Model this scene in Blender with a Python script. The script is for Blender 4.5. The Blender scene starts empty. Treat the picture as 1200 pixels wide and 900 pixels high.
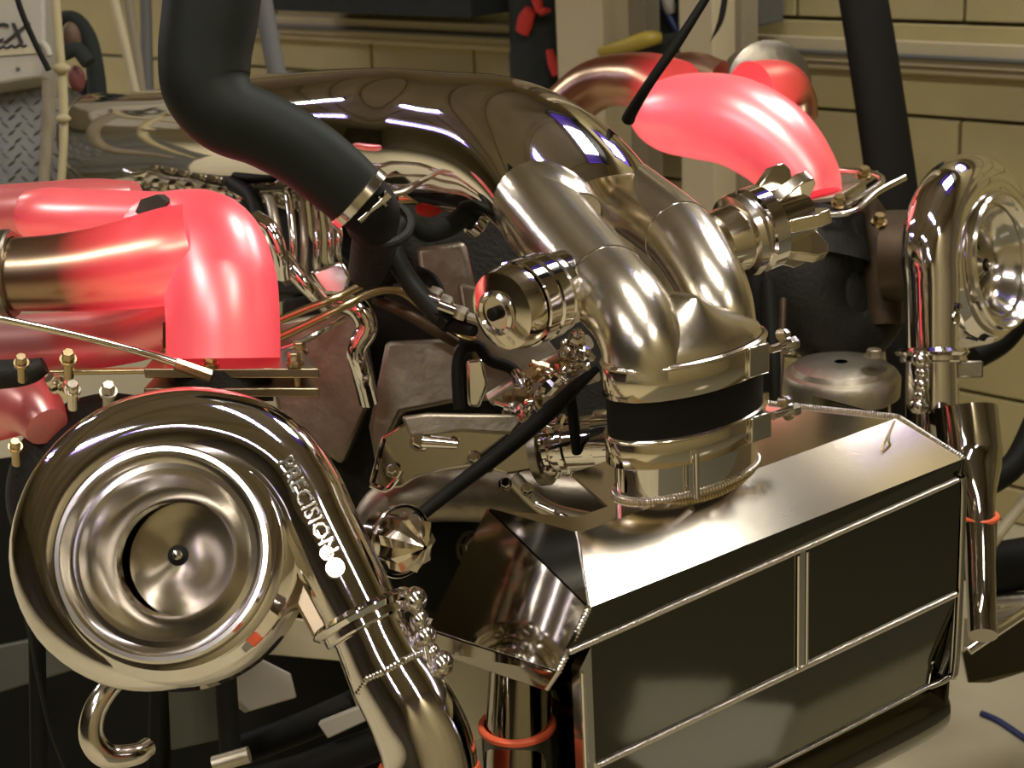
import bpy, bmesh, math, random
from mathutils import Vector, Matrix, noise
random.seed(7)
SC = bpy.context.scene
COL = SC.collection
# ------------------------------------------------------------------ camera
FPX = 1900.0
PITCH, ROLL = math.radians(18), math.radians(3)
CAM = Vector((0, 0, 1.5))
FW = Vector((0, math.cos(PITCH), -math.sin(PITCH)))
R0 = Vector((1, 0, 0)); U0 = R0.cross(FW)
RT = R0*math.cos(ROLL) - U0*math.sin(ROLL)
UP = U0*math.cos(ROLL) + R0*math.sin(ROLL)
cd = bpy.data.cameras.new('camera'); cam = bpy.data.objects.new('camera', cd); COL.objects.link(cam)
cd.sensor_width = 36; cd.lens = 36*FPX/1200; cd.clip_start = .02
m = Matrix((RT, UP, -FW)).transposed().to_4x4(); m.translation = CAM
cam.matrix_world = m
SC.camera = cam
cd.dof.use_dof = True; cd.dof.focus_distance = 1.75; cd.dof.aperture_fstop = 9.0
# ------------------------------------------------------------------ light
SC.view_settings.view_transform = 'Standard'; SC.view_settings.look = 'None'
SC.view_settings.gamma = 1; SC.view_settings.use_curve_mapping = False
SC.view_settings.exposure = 0.0
W_ = bpy.data.worlds.new('world'); SC.world = W_; W_.use_nodes = True
W_.node_tree.nodes['Background'].inputs[0].default_value = (.9, .75, .5, 1)
W_.node_tree.nodes['Background'].inputs[1].default_value = .02
SC.cycles.max_bounces = 8; SC.cycles.glossy_bounces = 6; SC.cycles.sample_clamp_indirect = 4

def area(name, loc, target, sx, sy, power, color):
    l = bpy.data.lights.new(name, 'AREA'); l.shape = 'RECTANGLE'; l.size = sx; l.size_y = sy
    l.energy = power; l.color = color
    o = bpy.data.objects.new(name, l); COL.objects.link(o)
    z = (Vector(loc)-Vector(target)).normalized()
    x = z.cross(Vector((0, 0, 1)))
    x = Vector((.803, .596, 0)) if x.length < .05 else x.normalized()
    y = z.cross(x)
    mm = Matrix((x, y, z)).transposed().to_4x4(); mm.translation = Vector(loc); o.matrix_world = mm
    return o

# ------------------------------------------------------------------ coordinates
def P(x, y, d): return CAM + d*(FW + (x-600)/FPX*RT - (y-450)/FPX*UP)
def Z(x, y, z):
    v = FW + (x-600)/FPX*RT - (y-450)/FPX*UP
    return CAM + v*((z-CAM.z)/v.z)
A0 = P(690, 712, 1.5)                      # upper front corner of the intercooler
WV = Vector((.803, .596, 0)).normalized()  # across the engine, towards the far turbocharger
NV = Vector((.596, -.803, 0)).normalized() # towards the front of the engine
ZV = Vector((0, 0, 1))
def E(w, n, z): return A0 + WV*w + NV*n + ZV*z
WALL_N = Vector((-.693, -.721, 0)).normalized()
WALL_E = Vector((.721, -.693, 0)).normalized()
WALL_Q = P(1200, 68, 3.4)
def onwall(x, y, off=0.0):
    v = FW + (x-600)/FPX*RT - (y-450)/FPX*UP
    q = WALL_Q + WALL_N*off
    return CAM + v*((q-CAM).dot(WALL_N)/v.dot(WALL_N))

# ------------------------------------------------------------------ materials
def mat(name, col, rough=.5, metal=0.0, noise_s=0, noise_a=0, bump=0, bump_s=60, spec=None, emis=None, es=0, coat=0, aniso=0):
    m = bpy.data.materials.new(name); m.use_nodes = True
    nt = m.node_tree; b = nt.nodes['Principled BSDF']
    b.inputs['Base Color'].default_value = (*col, 1); b.inputs['Roughness'].default_value = rough
    b.inputs['Metallic'].default_value = metal
    if spec is not None: b.inputs['Specular IOR Level'].default_value = spec
    if coat: b.inputs['Coat Weight'].default_value = coat; b.inputs['Coat Roughness'].default_value = .08
    if aniso: b.inputs['Anisotropic'].default_value = aniso
    if emis: b.inputs['Emission Color'].default_value = (*emis, 1); b.inputs['Emission Strength'].default_value = es
    tc = nt.nodes.new('ShaderNodeTexCoord')
    if noise_a:
        n = nt.nodes.new('ShaderNodeTexNoise'); n.inputs['Scale'].default_value = noise_s; n.inputs['Detail'].default_value = 5
        nt.links.new(tc.outputs['Object'], n.inputs['Vector'])
        r = nt.nodes.new('ShaderNodeMix'); r.data_type = 'RGBA'
        r.inputs[6].default_value = (*[c*(1-noise_a) for c in col], 1)
        r.inputs[7].default_value = (*[min(1, c*(1+noise_a)) for c in col], 1)
        nt.links.new(n.outputs['Fac'], r.inputs[0]); nt.links.new(r.outputs[2], b.inputs['Base Color'])
    if bump:
        n2 = nt.nodes.new('ShaderNodeTexNoise'); n2.inputs['Scale'].default_value = bump_s; n2.inputs['Detail'].default_value = 4
        nt.links.new(tc.outputs['Object'], n2.inputs['Vector'])
        bp = nt.nodes.new('ShaderNodeBump'); bp.inputs['Strength'].default_value = bump; bp.inputs['Distance'].default_value = .004
        nt.links.new(n2.outputs['Fac'], bp.inputs['Height']); nt.links.new(bp.outputs['Normal'], b.inputs['Normal'])
    return m
CHROME = mat('polished_chrome', (.87, .83, .77), .05, 1, bump=.03, bump_s=14)
CHROME2 = mat('satin_chrome', (.78, .74, .66), .14, 1, bump=.05, bump_s=25)
ALU = mat('brushed_aluminium', (.84, .77, .62), .22, 1, 40, .08, bump=.05, bump_s=120)
ALU_T = mat('bright_sheet_aluminium', (.82, .74, .58), .12, 1, bump=.03, bump_s=9)
ALU_D = mat('dull_cast_aluminium', (.50, .45, .34), .42, 1, 30, .25, bump=.2, bump_s=90)
PANEL = mat('dark_mirror_panel', (.14, .135, .10), .07, 1, bump=.05, bump_s=6)  # polished intercooler's dark reflections are put into this base colour
STEEL = mat('dark_steel', (.30, .27, .20), .35, 1, 20, .3, bump=.2, bump_s=60)
IRON = mat('black_cast_iron', (.018, .017, .012), .6, .3, 30, .4, bump=.4, bump_s=150, spec=.3)
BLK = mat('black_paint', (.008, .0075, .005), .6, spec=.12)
RUB = mat('black_rubber', (.022, .024, .02), .5, 0, 20, .3, bump=.1, bump_s=90)
HOSE = mat('dark_green_black_rubber', (.012, .014, .009), .55, 0, 9, .3, bump=.06, bump_s=40, spec=.16)
BRASS = mat('brassy_plated_steel', (.55, .42, .22), .25, 1)
ORANGE = mat('orange_silicone', (.75, .12, .04), .45)
BEIGE = mat('painted_block', (.40, .34, .15), .85, 0, 7, .14, bump=.25, bump_s=70)
MORTAR = mat('grey_mortar', (.19, .155, .085), .95, 0, 15, .2)
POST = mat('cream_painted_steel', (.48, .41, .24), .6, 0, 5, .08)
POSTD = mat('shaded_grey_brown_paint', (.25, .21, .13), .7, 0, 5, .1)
CONC = mat('beige_concrete', (.42, .37, .235), .7, 0, 3.5, .18, bump=.1, bump_s=30)
WHITE = mat('off_white_board', (.38, .35, .27), .6, 0, 6, .06)
CARD = mat('cream_sheet_metal', (.42, .37, .22), .5, 0, 5, .1)
GREY = mat('grey_paint', (.10, .10, .085), .6)
DIA = mat('diamond_plate_metal', (.20, .20, .17), .5, .5, 14, .2)
CLOTH = mat('black_green_cloth', (.013, .017, .013), .9, 0, 15, .5, bump=.8, bump_s=25)
REDC = mat('red_cloth', (.50, .03, .015), .8)
BLUE = mat('dark_blue_plastic', (.012, .022, .10), .45)
YEL = mat('yellow_paint', (.38, .28, .03), .5)
INK = mat('black_ink', (.02, .02, .02), .8)
ROPE = mat('tan_cord', (.36, .31, .16), .8)
HOLE = mat('dull_grey_scale', (.06, .06, .045), .7, .3, 40, .5)

def glow(name, stops, base=(.35, .12, .10), rough=.34, metal=.85):
    """hot steel: it gives off light, by the temperature stored along the pipe"""
    m = bpy.data.materials.new(name); m.use_nodes = True
    nt = m.node_tree; b = nt.nodes['Principled BSDF']
    at = nt.nodes.new('ShaderNodeAttribute'); at.attribute_name = 'hotness'
    rp = nt.nodes.new('ShaderNodeValToRGB')
    el = rp.color_ramp.elements
    el[0].position, el[0].color = stops[0][0], (*stops[0][1], 1)
    el[1].position, el[1].color = stops[-1][0], (*stops[-1][1], 1)
    for p_, c_ in stops[1:-1]:
        e_ = el.new(p_); e_.color = (*c_, 1)
    nz = nt.nodes.new('ShaderNodeTexNoise'); nz.inputs['Scale'].default_value = 9
    tc = nt.nodes.new('ShaderNodeTexCoord'); nt.links.new(tc.outputs['Object'], nz.inputs['Vector'])
    ma = nt.nodes.new('ShaderNodeMath'); ma.operation = 'MULTIPLY_ADD'; ma.inputs[1].default_value = .36
    sb = nt.nodes.new('ShaderNodeMath'); sb.operation = 'SUBTRACT'; sb.inputs[1].default_value = .18
    nt.links.new(nz.outputs['Fac'], ma.inputs[0]); nt.links.new(at.outputs['Fac'], ma.inputs[2]); nt.links.new(ma.outputs[0], sb.inputs[0])
    nt.links.new(sb.outputs[0], rp.inputs[0]); nt.links.new(rp.outputs[0], b.inputs['Emission Color'])
    b.inputs['Emission Strength'].default_value = 1
    b.inputs['Base Color'].default_value = (*base, 1); b.inputs['Roughness'].default_value = rough; b.inputs['Metallic'].default_value = metal
    return m
GLOW = glow('red_hot_steel', [(0, (0, 0, 0)), (.25, (.10, .004, .004)), (.55, (.48, .015, .025)), (.8, (.80, .036, .055)), (1, (1.0, .085, .12))], (.50, .34, .31))

# ------------------------------------------------------------------ geometry collector
def catmull(pts, n):
    if len(pts) < 3 or n <= 1: 
        return [list(p) for p in pts]
    out = []
    q = [[2*a-b for a, b in zip(pts[0], pts[1])]] + [list(p) for p in pts] + [[2*a-b for a, b in zip(pts[-1], pts[-2])]]
    for i in range(1, len(q)-2):
        for k in range(n):
            t = k/n
            out.append([.5*((2*b)+(-a+c)*t+(2*a-5*b+4*c-d)*t*t+(-a+3*b-3*c+d)*t**3) for a, b, c, d in zip(q[i-1], q[i], q[i+1], q[i+2])])
    out.append(list(pts[-1]))
    return out

class G:
    def __init__(s): s.v = []; s.f = []; s.h = {}
    def add(s, v, f):
        o = len(s.v); s.v += [Vector(p) for p in v]; s.f += [tuple(i+o for i in q) for q in f]; return o
    def tube(s, pts, rad, seg=24, n=6, ref=None, caps=True, heat=None, wob=0, open_=False):
        """pts: Vectors; rad: radius or (a, b) each; ref fixes the direction of a"""
        if not isinstance(rad, (list, tuple)): rad = [rad]*len(pts)
        rad = [r if isinstance(r, tuple) else (r, r) for r in rad]
        hv = heat if heat else [0]*len(pts)
        d = catmull([(*p, *r, h) for p, r, h in zip(pts, rad, hv)], n)
        C = [Vector(p[:3]) for p in d]; Rr = [(max(1e-5, p[3]), max(1e-5, p[4])) for p in d]; H = [p[5] for p in d]
        T = []
        for i in range(len(C)):
            t = C[min(i+1, len(C)-1)] - C[max(i-1, 0)]
            T.append(t.normalized() if t.length > 1e-9 else (T[-1] if T else Vector((0, 0, 1))))
        x = None; base = len(s.v); V = []
        for i in range(len(C)):
            if ref is not None: x = ref - T[i]*ref.dot(T[i])
            elif x is None:
                a = Vector((0, 0, 1)) if abs(T[i].z) < .9 else Vector((1, 0, 0)); x = a - T[i]*a.dot(T[i])
            else: x = x - T[i]*x.dot(T[i])
            x.normalize(); y = T[i].cross(x)
            for k in range(seg):
                a = 2*math.pi*k/seg
                w = 1 + (wob*(((i*7+k*3) % 5)/5-.5) if wob else 0)
                V.append(C[i] + (x*(math.cos(a)*Rr[i][0]) + y*(math.sin(a)*Rr[i][1]))*w)
        F = []
        for i in range(len(C)-1):
            for k in range(seg):
                a = i*seg+k; b = i*seg+(k+1) % seg; F.append((a, b, b+seg, a+seg))
        if caps:
            F.append(tuple(reversed(range(seg)))); F.append(tuple(range((len(C)-1)*seg, len(C)*seg)))
        s.add(V, F)
        if heat:
            for i in range(len(C)):
                for k in range(seg): s.h[base+i*seg+k] = H[i]
        return s
    def lathe(s, O, Xa, Ya, Za, prof, seg=48, sc=1.0, sx=1.0, a0=0, a1=2*math.pi):
        full = abs(a1-a0-2*math.pi) < 1e-6; V = []; F = []; n = seg if full else seg+1
        for r, z in prof:
            for k in range(n):
                a = a0+(a1-a0)*k/seg
                V.append(O + (Xa*(math.cos(a)*r*sx)+Ya*(math.sin(a)*r)+Za*z)*sc)
        for i in range(len(prof)-1):
            for k in range(seg):
                k2 = (k+1) % n if full else k+1
                a = i*n+k; b = i*n+k2; F.append((a, b, b+n, a+n))
        s.add(V, F); return s
    def box(s, c, X, Y, Zz, sx, sy, sz):
        V = [c + X*(sx*i) + Y*(sy*j) + Zz*(sz*k) for i in (-.5, .5) for j in (-.5, .5) for k in (-.5, .5)]
        s.add(V, [(0, 1, 3, 2), (4, 6, 7, 5), (0, 4, 5, 1), (2, 3, 7, 6), (0, 2, 6, 4), (1, 5, 7, 3)]); return s
    def prism(s, pts, off):
        n = len(pts); V = [Vector(p) for p in pts] + [Vector(p)+off for p in pts]
        F = [tuple(range(n)), tuple(reversed(range(n, 2*n)))] + [(i, i+n, (i+1) % n+n, (i+1) % n) for i in range(n)]
        s.add(V, F); return s
    def ball(s, c, r, seg=12, rings=8, sc=(1, 1, 1), X=None, Y=None, Zz=None):
        X = X or Vector((1, 0, 0)); Y = Y or Vector((0, 1, 0)); Zz = Zz or Vector((0, 0, 1))
        prof = [(max(1e-4, math.sin(math.pi*i/rings))*r, -math.cos(math.pi*i/rings)*r) for i in range(rings+1)]
        return s.lathe(c, X*sc[0], Y*sc[1], Zz*sc[2], prof, seg)
    def obj(s, name, material, parent=None, angle=38, bevel=0, flat=False):
        me = bpy.data.meshes.new(name)
        o0 = parent_loc(parent)
        me.from_pydata([tuple(p-o0) for p in s.v], [], s.f)
        if s.h:
            at = me.attributes.new('hotness', 'FLOAT', 'POINT')
            for i, h in s.h.items(): at.data[i].value = h
        bm = bmesh.new(); bm.from_mesh(me)
        bmesh.ops.remove_doubles(bm, verts=bm.verts, dist=1e-6)
        bmesh.ops.recalc_face_normals(bm, faces=bm.faces)
        bm.to_mesh(me); bm.free()
        me.materials.append(material)
        if not flat:
            me.polygons.foreach_set('use_smooth', [True]*len(me.polygons))
            me.set_sharp_from_angle(angle=math.radians(angle))
        me.update()
        o = bpy.data.objects.new(name, me); COL.objects.link(o)
        if parent is not None: o.parent = parent
        if bevel:
            b = o.modifiers.new('bevel', 'BEVEL'); b.width = bevel; b.segments = 2; b.limit_method = 'ANGLE'; b.angle_limit = math.radians(35)
        return o
def parent_loc(p):
    l = Vector((0, 0, 0))
    while p is not None: l = l + Vector(p.location); p = p.parent
    return l
def thing(name, label, cat, loc, group=None):
    o = bpy.data.objects.new(name, None); o.empty_display_size = .02; COL.objects.link(o)
    o.location = loc; o['label'] = label; o['category'] = cat
    if group: o['group'] = group
    return o
def tag(o, label, cat, group=None):
    o['label'] = label; o['category'] = cat
    if group: o['group'] = group
    return o
def struct(o): o['kind'] = 'structure'; return o
def TP(l):
    """list of (x, y, distance, radius) -> points and radii in metres"""
    return [P(a[0], a[1], a[2]) for a in l], [a[3]*a[2]/FPX for a in l]
def ptube(g, l, seg=20, n=6, **k):
    p, r = TP(l); return g.tube(p, r, seg, n, **k)
def frame(z, hint=None):
    z = z.normalized(); h = hint or (Vector((0, 0, 1)) if abs(z.z) < .9 else Vector((1, 0, 0)))
    x = (h - z*h.dot(z)).normalized(); return x, z.cross(x), z
def bolt(g, c, ax, r, h, hexa=True):
    X, Y, Zz = frame(ax)
    g.lathe(c, X, Y, Zz, [(0.0001, 0), (r*1.35, 0), (r*1.35, h*.25), (r*1.0, h*.25)], 16)
    g.lathe(c, X, Y, Zz, [(r, h*.25), (r, h*.9), (r*.85, h), (.0001, h)], 6 if hexa else 16)
def ring(g, c, ax, r, w, th, seg=40, oval=None, ref=None):
    """band around an axis: inner radius r, width w, thickness th; oval=(a, b)"""
    X, Y, Zz = frame(ax, ref); a, b = oval or (r, r)
    V = []; F = []
    pr = [(0, -w/2), (th*.7, -w/2), (th, -w/2+th*.3), (th, w/2-th*.3), (th*.7, w/2), (0, w/2)]
    for dr, z in pr:
        for k in range(seg):
            t = 2*math.pi*k/seg
            V.append(c + X*(math.cos(t)*(a+dr)) + Y*(math.sin(t)*(b+dr)) + Zz*z)
    for i in range(len(pr)):
        j = (i+1) % len(pr)
        for k in range(seg):
            F.append((i*seg+k, i*seg+(k+1) % seg, j*seg+(k+1) % seg, j*seg+k))
    g.add(V, F)
def weld(g, pts, r, step=None):
    """a bead of overlapping ripples"""
    step = step or r*1.1
    for a, b in zip(pts[:-1], pts[1:]):
        L = (b-a).length; k = max(2, int(L/step)); Q = []; Rr = []
        for i in range(k*4+1):
            Q.append(a.lerp(b, i/(k*4))); Rr.append(r*(.78+.30*abs(math.cos(math.pi*i/4))))
        g.tube(Q, Rr, 8, 1)
def text_part(body, size, ext, O, X, Y, Zz, name, material, parent, shear=0):
    c = bpy.data.curves.new(name, 'FONT'); c.body = body; c.size = size; c.extrude = ext; c.bevel_depth = ext*.35
    c.align_x = 'CENTER'; c.align_y = 'CENTER'; c.shear = shear; c.resolution_u = 2
    o = bpy.data.objects.new('tmp', c); COL.objects.link(o)
    bpy.context.view_layer.update()
    me = bpy.data.meshes.new_from_object(o.evaluated_get(bpy.context.evaluated_depsgraph_get()))
    bpy.data.objects.remove(o)
    pl = parent_loc(parent)
    mm = Matrix((X, Y, Zz)).transposed().to_4x4(); mm.translation = O-pl
    me.transform(mm); me.materials.clear(); me.materials.append(material)
    r = bpy.data.objects.new(name, me); COL.objects.link(r); r.parent = parent
    return r

# ================================================================== THE ROOM
ROOM_H = 3.2
def roomp(e, depth, z):    # e along the back wall, depth away from it
    b = WALL_Q.copy(); b.z = 0
    return b + WALL_E*e + WALL_N*depth + ZV*z
EL, ER, DEP = -8.8, 3.2, 8.0
g = G(); g.box(roomp((EL+ER)/2, DEP/2, -.05), WALL_E, WALL_N, ZV, ER-EL+.6, DEP+.6, .1); struct(g.obj('floor', CONC, flat=True))
g = G(); g.box(roomp((EL+ER)/2, DEP/2, ROOM_H+.05), WALL_E, WALL_N, ZV, ER-EL+.6, DEP+.6, .1)
CEIL = mat('tan_ceiling', (.30, .26, .18), .9, 0, .9, .5); struct(g.obj('ceiling', CEIL, flat=True))
ROOMW = mat('tan_painted_wall', (.30, .25, .13), .85, 0, 2, .2)
ROOMD = mat('darkened_room_wall', (.10, .085, .055), .85, 0, 1.3, .6)  # dark tone stands for the unlit garage behind the viewer
g = G(); g.box(roomp(EL-.1, DEP/2, ROOM_H/2), WALL_E, WALL_N, ZV, .2, DEP, ROOM_H); struct(g.obj('wall_left', ROOMW, flat=True))
g = G(); g.box(roomp(ER+.1, DEP/2, ROOM_H/2), WALL_E, WALL_N, ZV, .2, DEP, ROOM_H); struct(g.obj('wall_right', ROOMW, flat=True))
g = G(); g.box(roomp((EL+ER)/2, DEP+.1, ROOM_H/2), WALL_E, WALL_N, ZV, ER-EL+.4, .2, ROOM_H); struct(g.obj('wall_front', ROOMD, flat=True))
# back wall: mortar backing, concrete blocks in view as pieces, plain painted block above
BT = 1.85
g = G(); g.box(roomp((EL+ER)/2, -.11, ROOM_H/2), WALL_E, WALL_N, ZV, ER-EL+.4, .2, ROOM_H)
wb = struct(g.obj('wall_back', MORTAR, flat=True))
g = G(); g.box(roomp((EL+ER)/2, -.005, (ROOM_H+BT)/2), WALL_E, WALL_N, ZV, ER-EL, .02, ROOM_H-BT); o = g.obj('upper_wall_face', BEIGE, wb, flat=True)
jz = onwall(1128, 139).z; je = (onwall(1128, 160)-WALL_Q).dot(WALL_E)
BW, BH = .42, .205
c = jz % BH
bm_ = None
row = 0; zc = c-BH
while zc+BH < BT:
    z0 = max(0, zc); z1 = zc+BH
    top_row = round((jz-zc)/BH)            # row right under the joint seen at the right is 1
    off = je + (0 if top_row % 2 == 1 else BW/2)
    k = math.floor((-5.2-off)/BW)
    e = off+k*BW
    while e < 1.0:
        key = 'first' if z0 == 0 and zc < 0 else 'std'
        if bm_ is None or key == 'first':
            gg = G(); gg.box(Vector((0, 0, 0)), WALL_E, WALL_N, ZV, BW-.009, .03, (z1-z0)-.009)
            o = gg.obj('block', BEIGE, None, flat=True, bevel=.003)
            if key == 'std': bm_ = o
        else:
            o = bm_.copy(); COL.objects.link(o)
        o.parent = wb; o.location = roomp(e+BW/2, random.uniform(-.001, .001), (z0+z1)/2)
        e += BW
    zc += BH
for k in range(9):
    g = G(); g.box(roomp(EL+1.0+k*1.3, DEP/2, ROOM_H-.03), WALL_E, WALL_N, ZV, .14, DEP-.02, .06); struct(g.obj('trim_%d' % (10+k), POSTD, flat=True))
# ------- rails along the wall: shelf ledge board and conduit
def rail(a, b, h, dep, name, material, label=None, cat=None, round_=False, off=.0):
    pa, pb = onwall(*a, off), onwall(*b, off)
    zz = pa.z; pb.z = zz
    g = G()
    if round_: g.tube([pa, pb], h/2, 16, 1)
    else: g.box((pa+pb)/2, WALL_E, WALL_N, ZV, (pb-pa).length, dep, h)
    o = g.obj(name, material)
    return tag(o, label, cat) if label else o
struct(rail((250, 24), (1260, 60), .05, .035, 'trim_1', POST, off=.035))
rail((250, 37), (1260, 80), .022, .022, 'wall_conduit', POST, 'cream painted conduit pipe running along the block wall below the ledge', 'conduit', True, .03)
rail((250, 27), (1260, 67), .012, .012, 'thin_cable', GREY, 'thin dark cable run along the block wall between ledge and conduit', 'cable', True, .06)

# ------- lamps on the ceiling: housing, two tubes (area lights give the same light)
def fixture(c, along, length, label, power, col=(1, .95, .85), wide=.28, added_shield=0):
    t = thing('ceiling_light', label, 'ceiling light', c, 'ceiling lights out of the picture')
    along = along.normalized(); side = along.cross(ZV).normalized()
    g = G(); g.box(c+ZV*.06, along, side, ZV, length+.08, wide, .06)
    g.box(c+side*(wide/2-.01)+ZV*.0, along, side, ZV, length+.08, .02, .10); g.box(c-side*(wide/2-.01), along, side, ZV, length+.08, .02, .10)
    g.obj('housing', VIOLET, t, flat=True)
    if added_shield:
        s2 = side if side.dot(WALL_N) < 0 else -side
        g = G(); g.box(c+s2*(wide/2+.01)-ZV*added_shield/2, along, side, ZV, length+.3, .02, added_shield); g.box(c+along*(length/2+.06)-ZV*added_shield*.4, along, side, ZV, .02, wide, added_shield*.8); g.obj('added_shield', BLK, t, flat=True)  # shield added to keep this lamp's light off the block wall
    l = area('lamp_light', c+ZV*.02, c-ZV, length, wide*.45, power, col)
    l.matrix_world = Matrix(((along.x, -side.x, 0, c.x), (along.y, -side.y, 0, c.y), (0, 0, 1, c.z+.02), (0, 0, 0, 1)))
    return t
VIOLET = mat('violet_fringe_tint', (.22, .12, .95), .4)  # violet on lamp housings puts a purple fringe into the chrome reflections
fixture(Vector((.15, 1.2, 3.05)), Vector((-.6, .8, 0)), 1.3, 'long fluorescent ceiling light over the engine', 42)
fixture(Vector((-1.75, .2, 3.05)), Vector((-.6, .8, 0)), 1.3, 'long fluorescent ceiling light left of the engine', 34)
fixture(Vector((-.9, -1.6, 3.05)), Vector((-.6, .8, 0)), 1.3, 'long fluorescent ceiling light behind the viewer', 34)
fixture(Vector((1.6, -.4, 3.05)), Vector((-.6, .8, 0)), 1.3, 'long fluorescent ceiling light right of the engine', 34)
ROWA = Vector((-.585, .81, 0)).normalized(); ROWS = Vector((-.811, -.585, 0))
for a_, s_, z_, ln_, nm_ in ((4.3, .95, 3.05, 2.6, 'long fluorescent ceiling light nearest the block wall'), (3.5, 1.75, 2.3, 2.4, 'low hung long fluorescent light left of the engine')):
    q_ = Vector((-.2, 2.1, 0))+ROWS*s_+ROWA*a_; q_.z = z_
    fixture(q_, ROWA, ln_, nm_, 62 if z_ > 3 else 44)
fixture(Vector((1.20, 2.70, 3.05)), WV, .52, 'short bright ceiling light beside the block wall', 26, (1, .97, .95), 1.4, .34)
# lamp added above the view for a white reflection on the intake pipe
wl = thing('added_wall_lamp', 'added unseen lamp on the block wall, giving the intake pipe bend a white reflection', 'added light', onwall(1128, 139))
wc = Vector((1.36, 3.13, 0)); wc = wc + WALL_N*(.10-(wc-WALL_Q).dot(WALL_N)); wc.z = 2.2
wl.location = wc
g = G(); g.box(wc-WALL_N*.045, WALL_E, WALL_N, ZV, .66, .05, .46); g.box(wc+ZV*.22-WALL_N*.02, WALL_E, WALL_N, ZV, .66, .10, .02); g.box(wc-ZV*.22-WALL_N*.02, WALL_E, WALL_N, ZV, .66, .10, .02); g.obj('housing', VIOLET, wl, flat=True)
area('added_reflection_light', wc, wc+WALL_N-ZV*.2, .44, .26, 9, (1, .98, .96))
# ============================================================ OBJECTS
STEELB = mat('heat_browned_steel', (.34, .27, .17), .3, 1, 25, .3)
BLK2 = mat('smoky_black_silicone', (.05, .05, .035), .3)
CHROME_D = mat('dark_reflecting_polish', (.42, .39, .32), .07, 1, bump=.05, bump_s=10)
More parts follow.
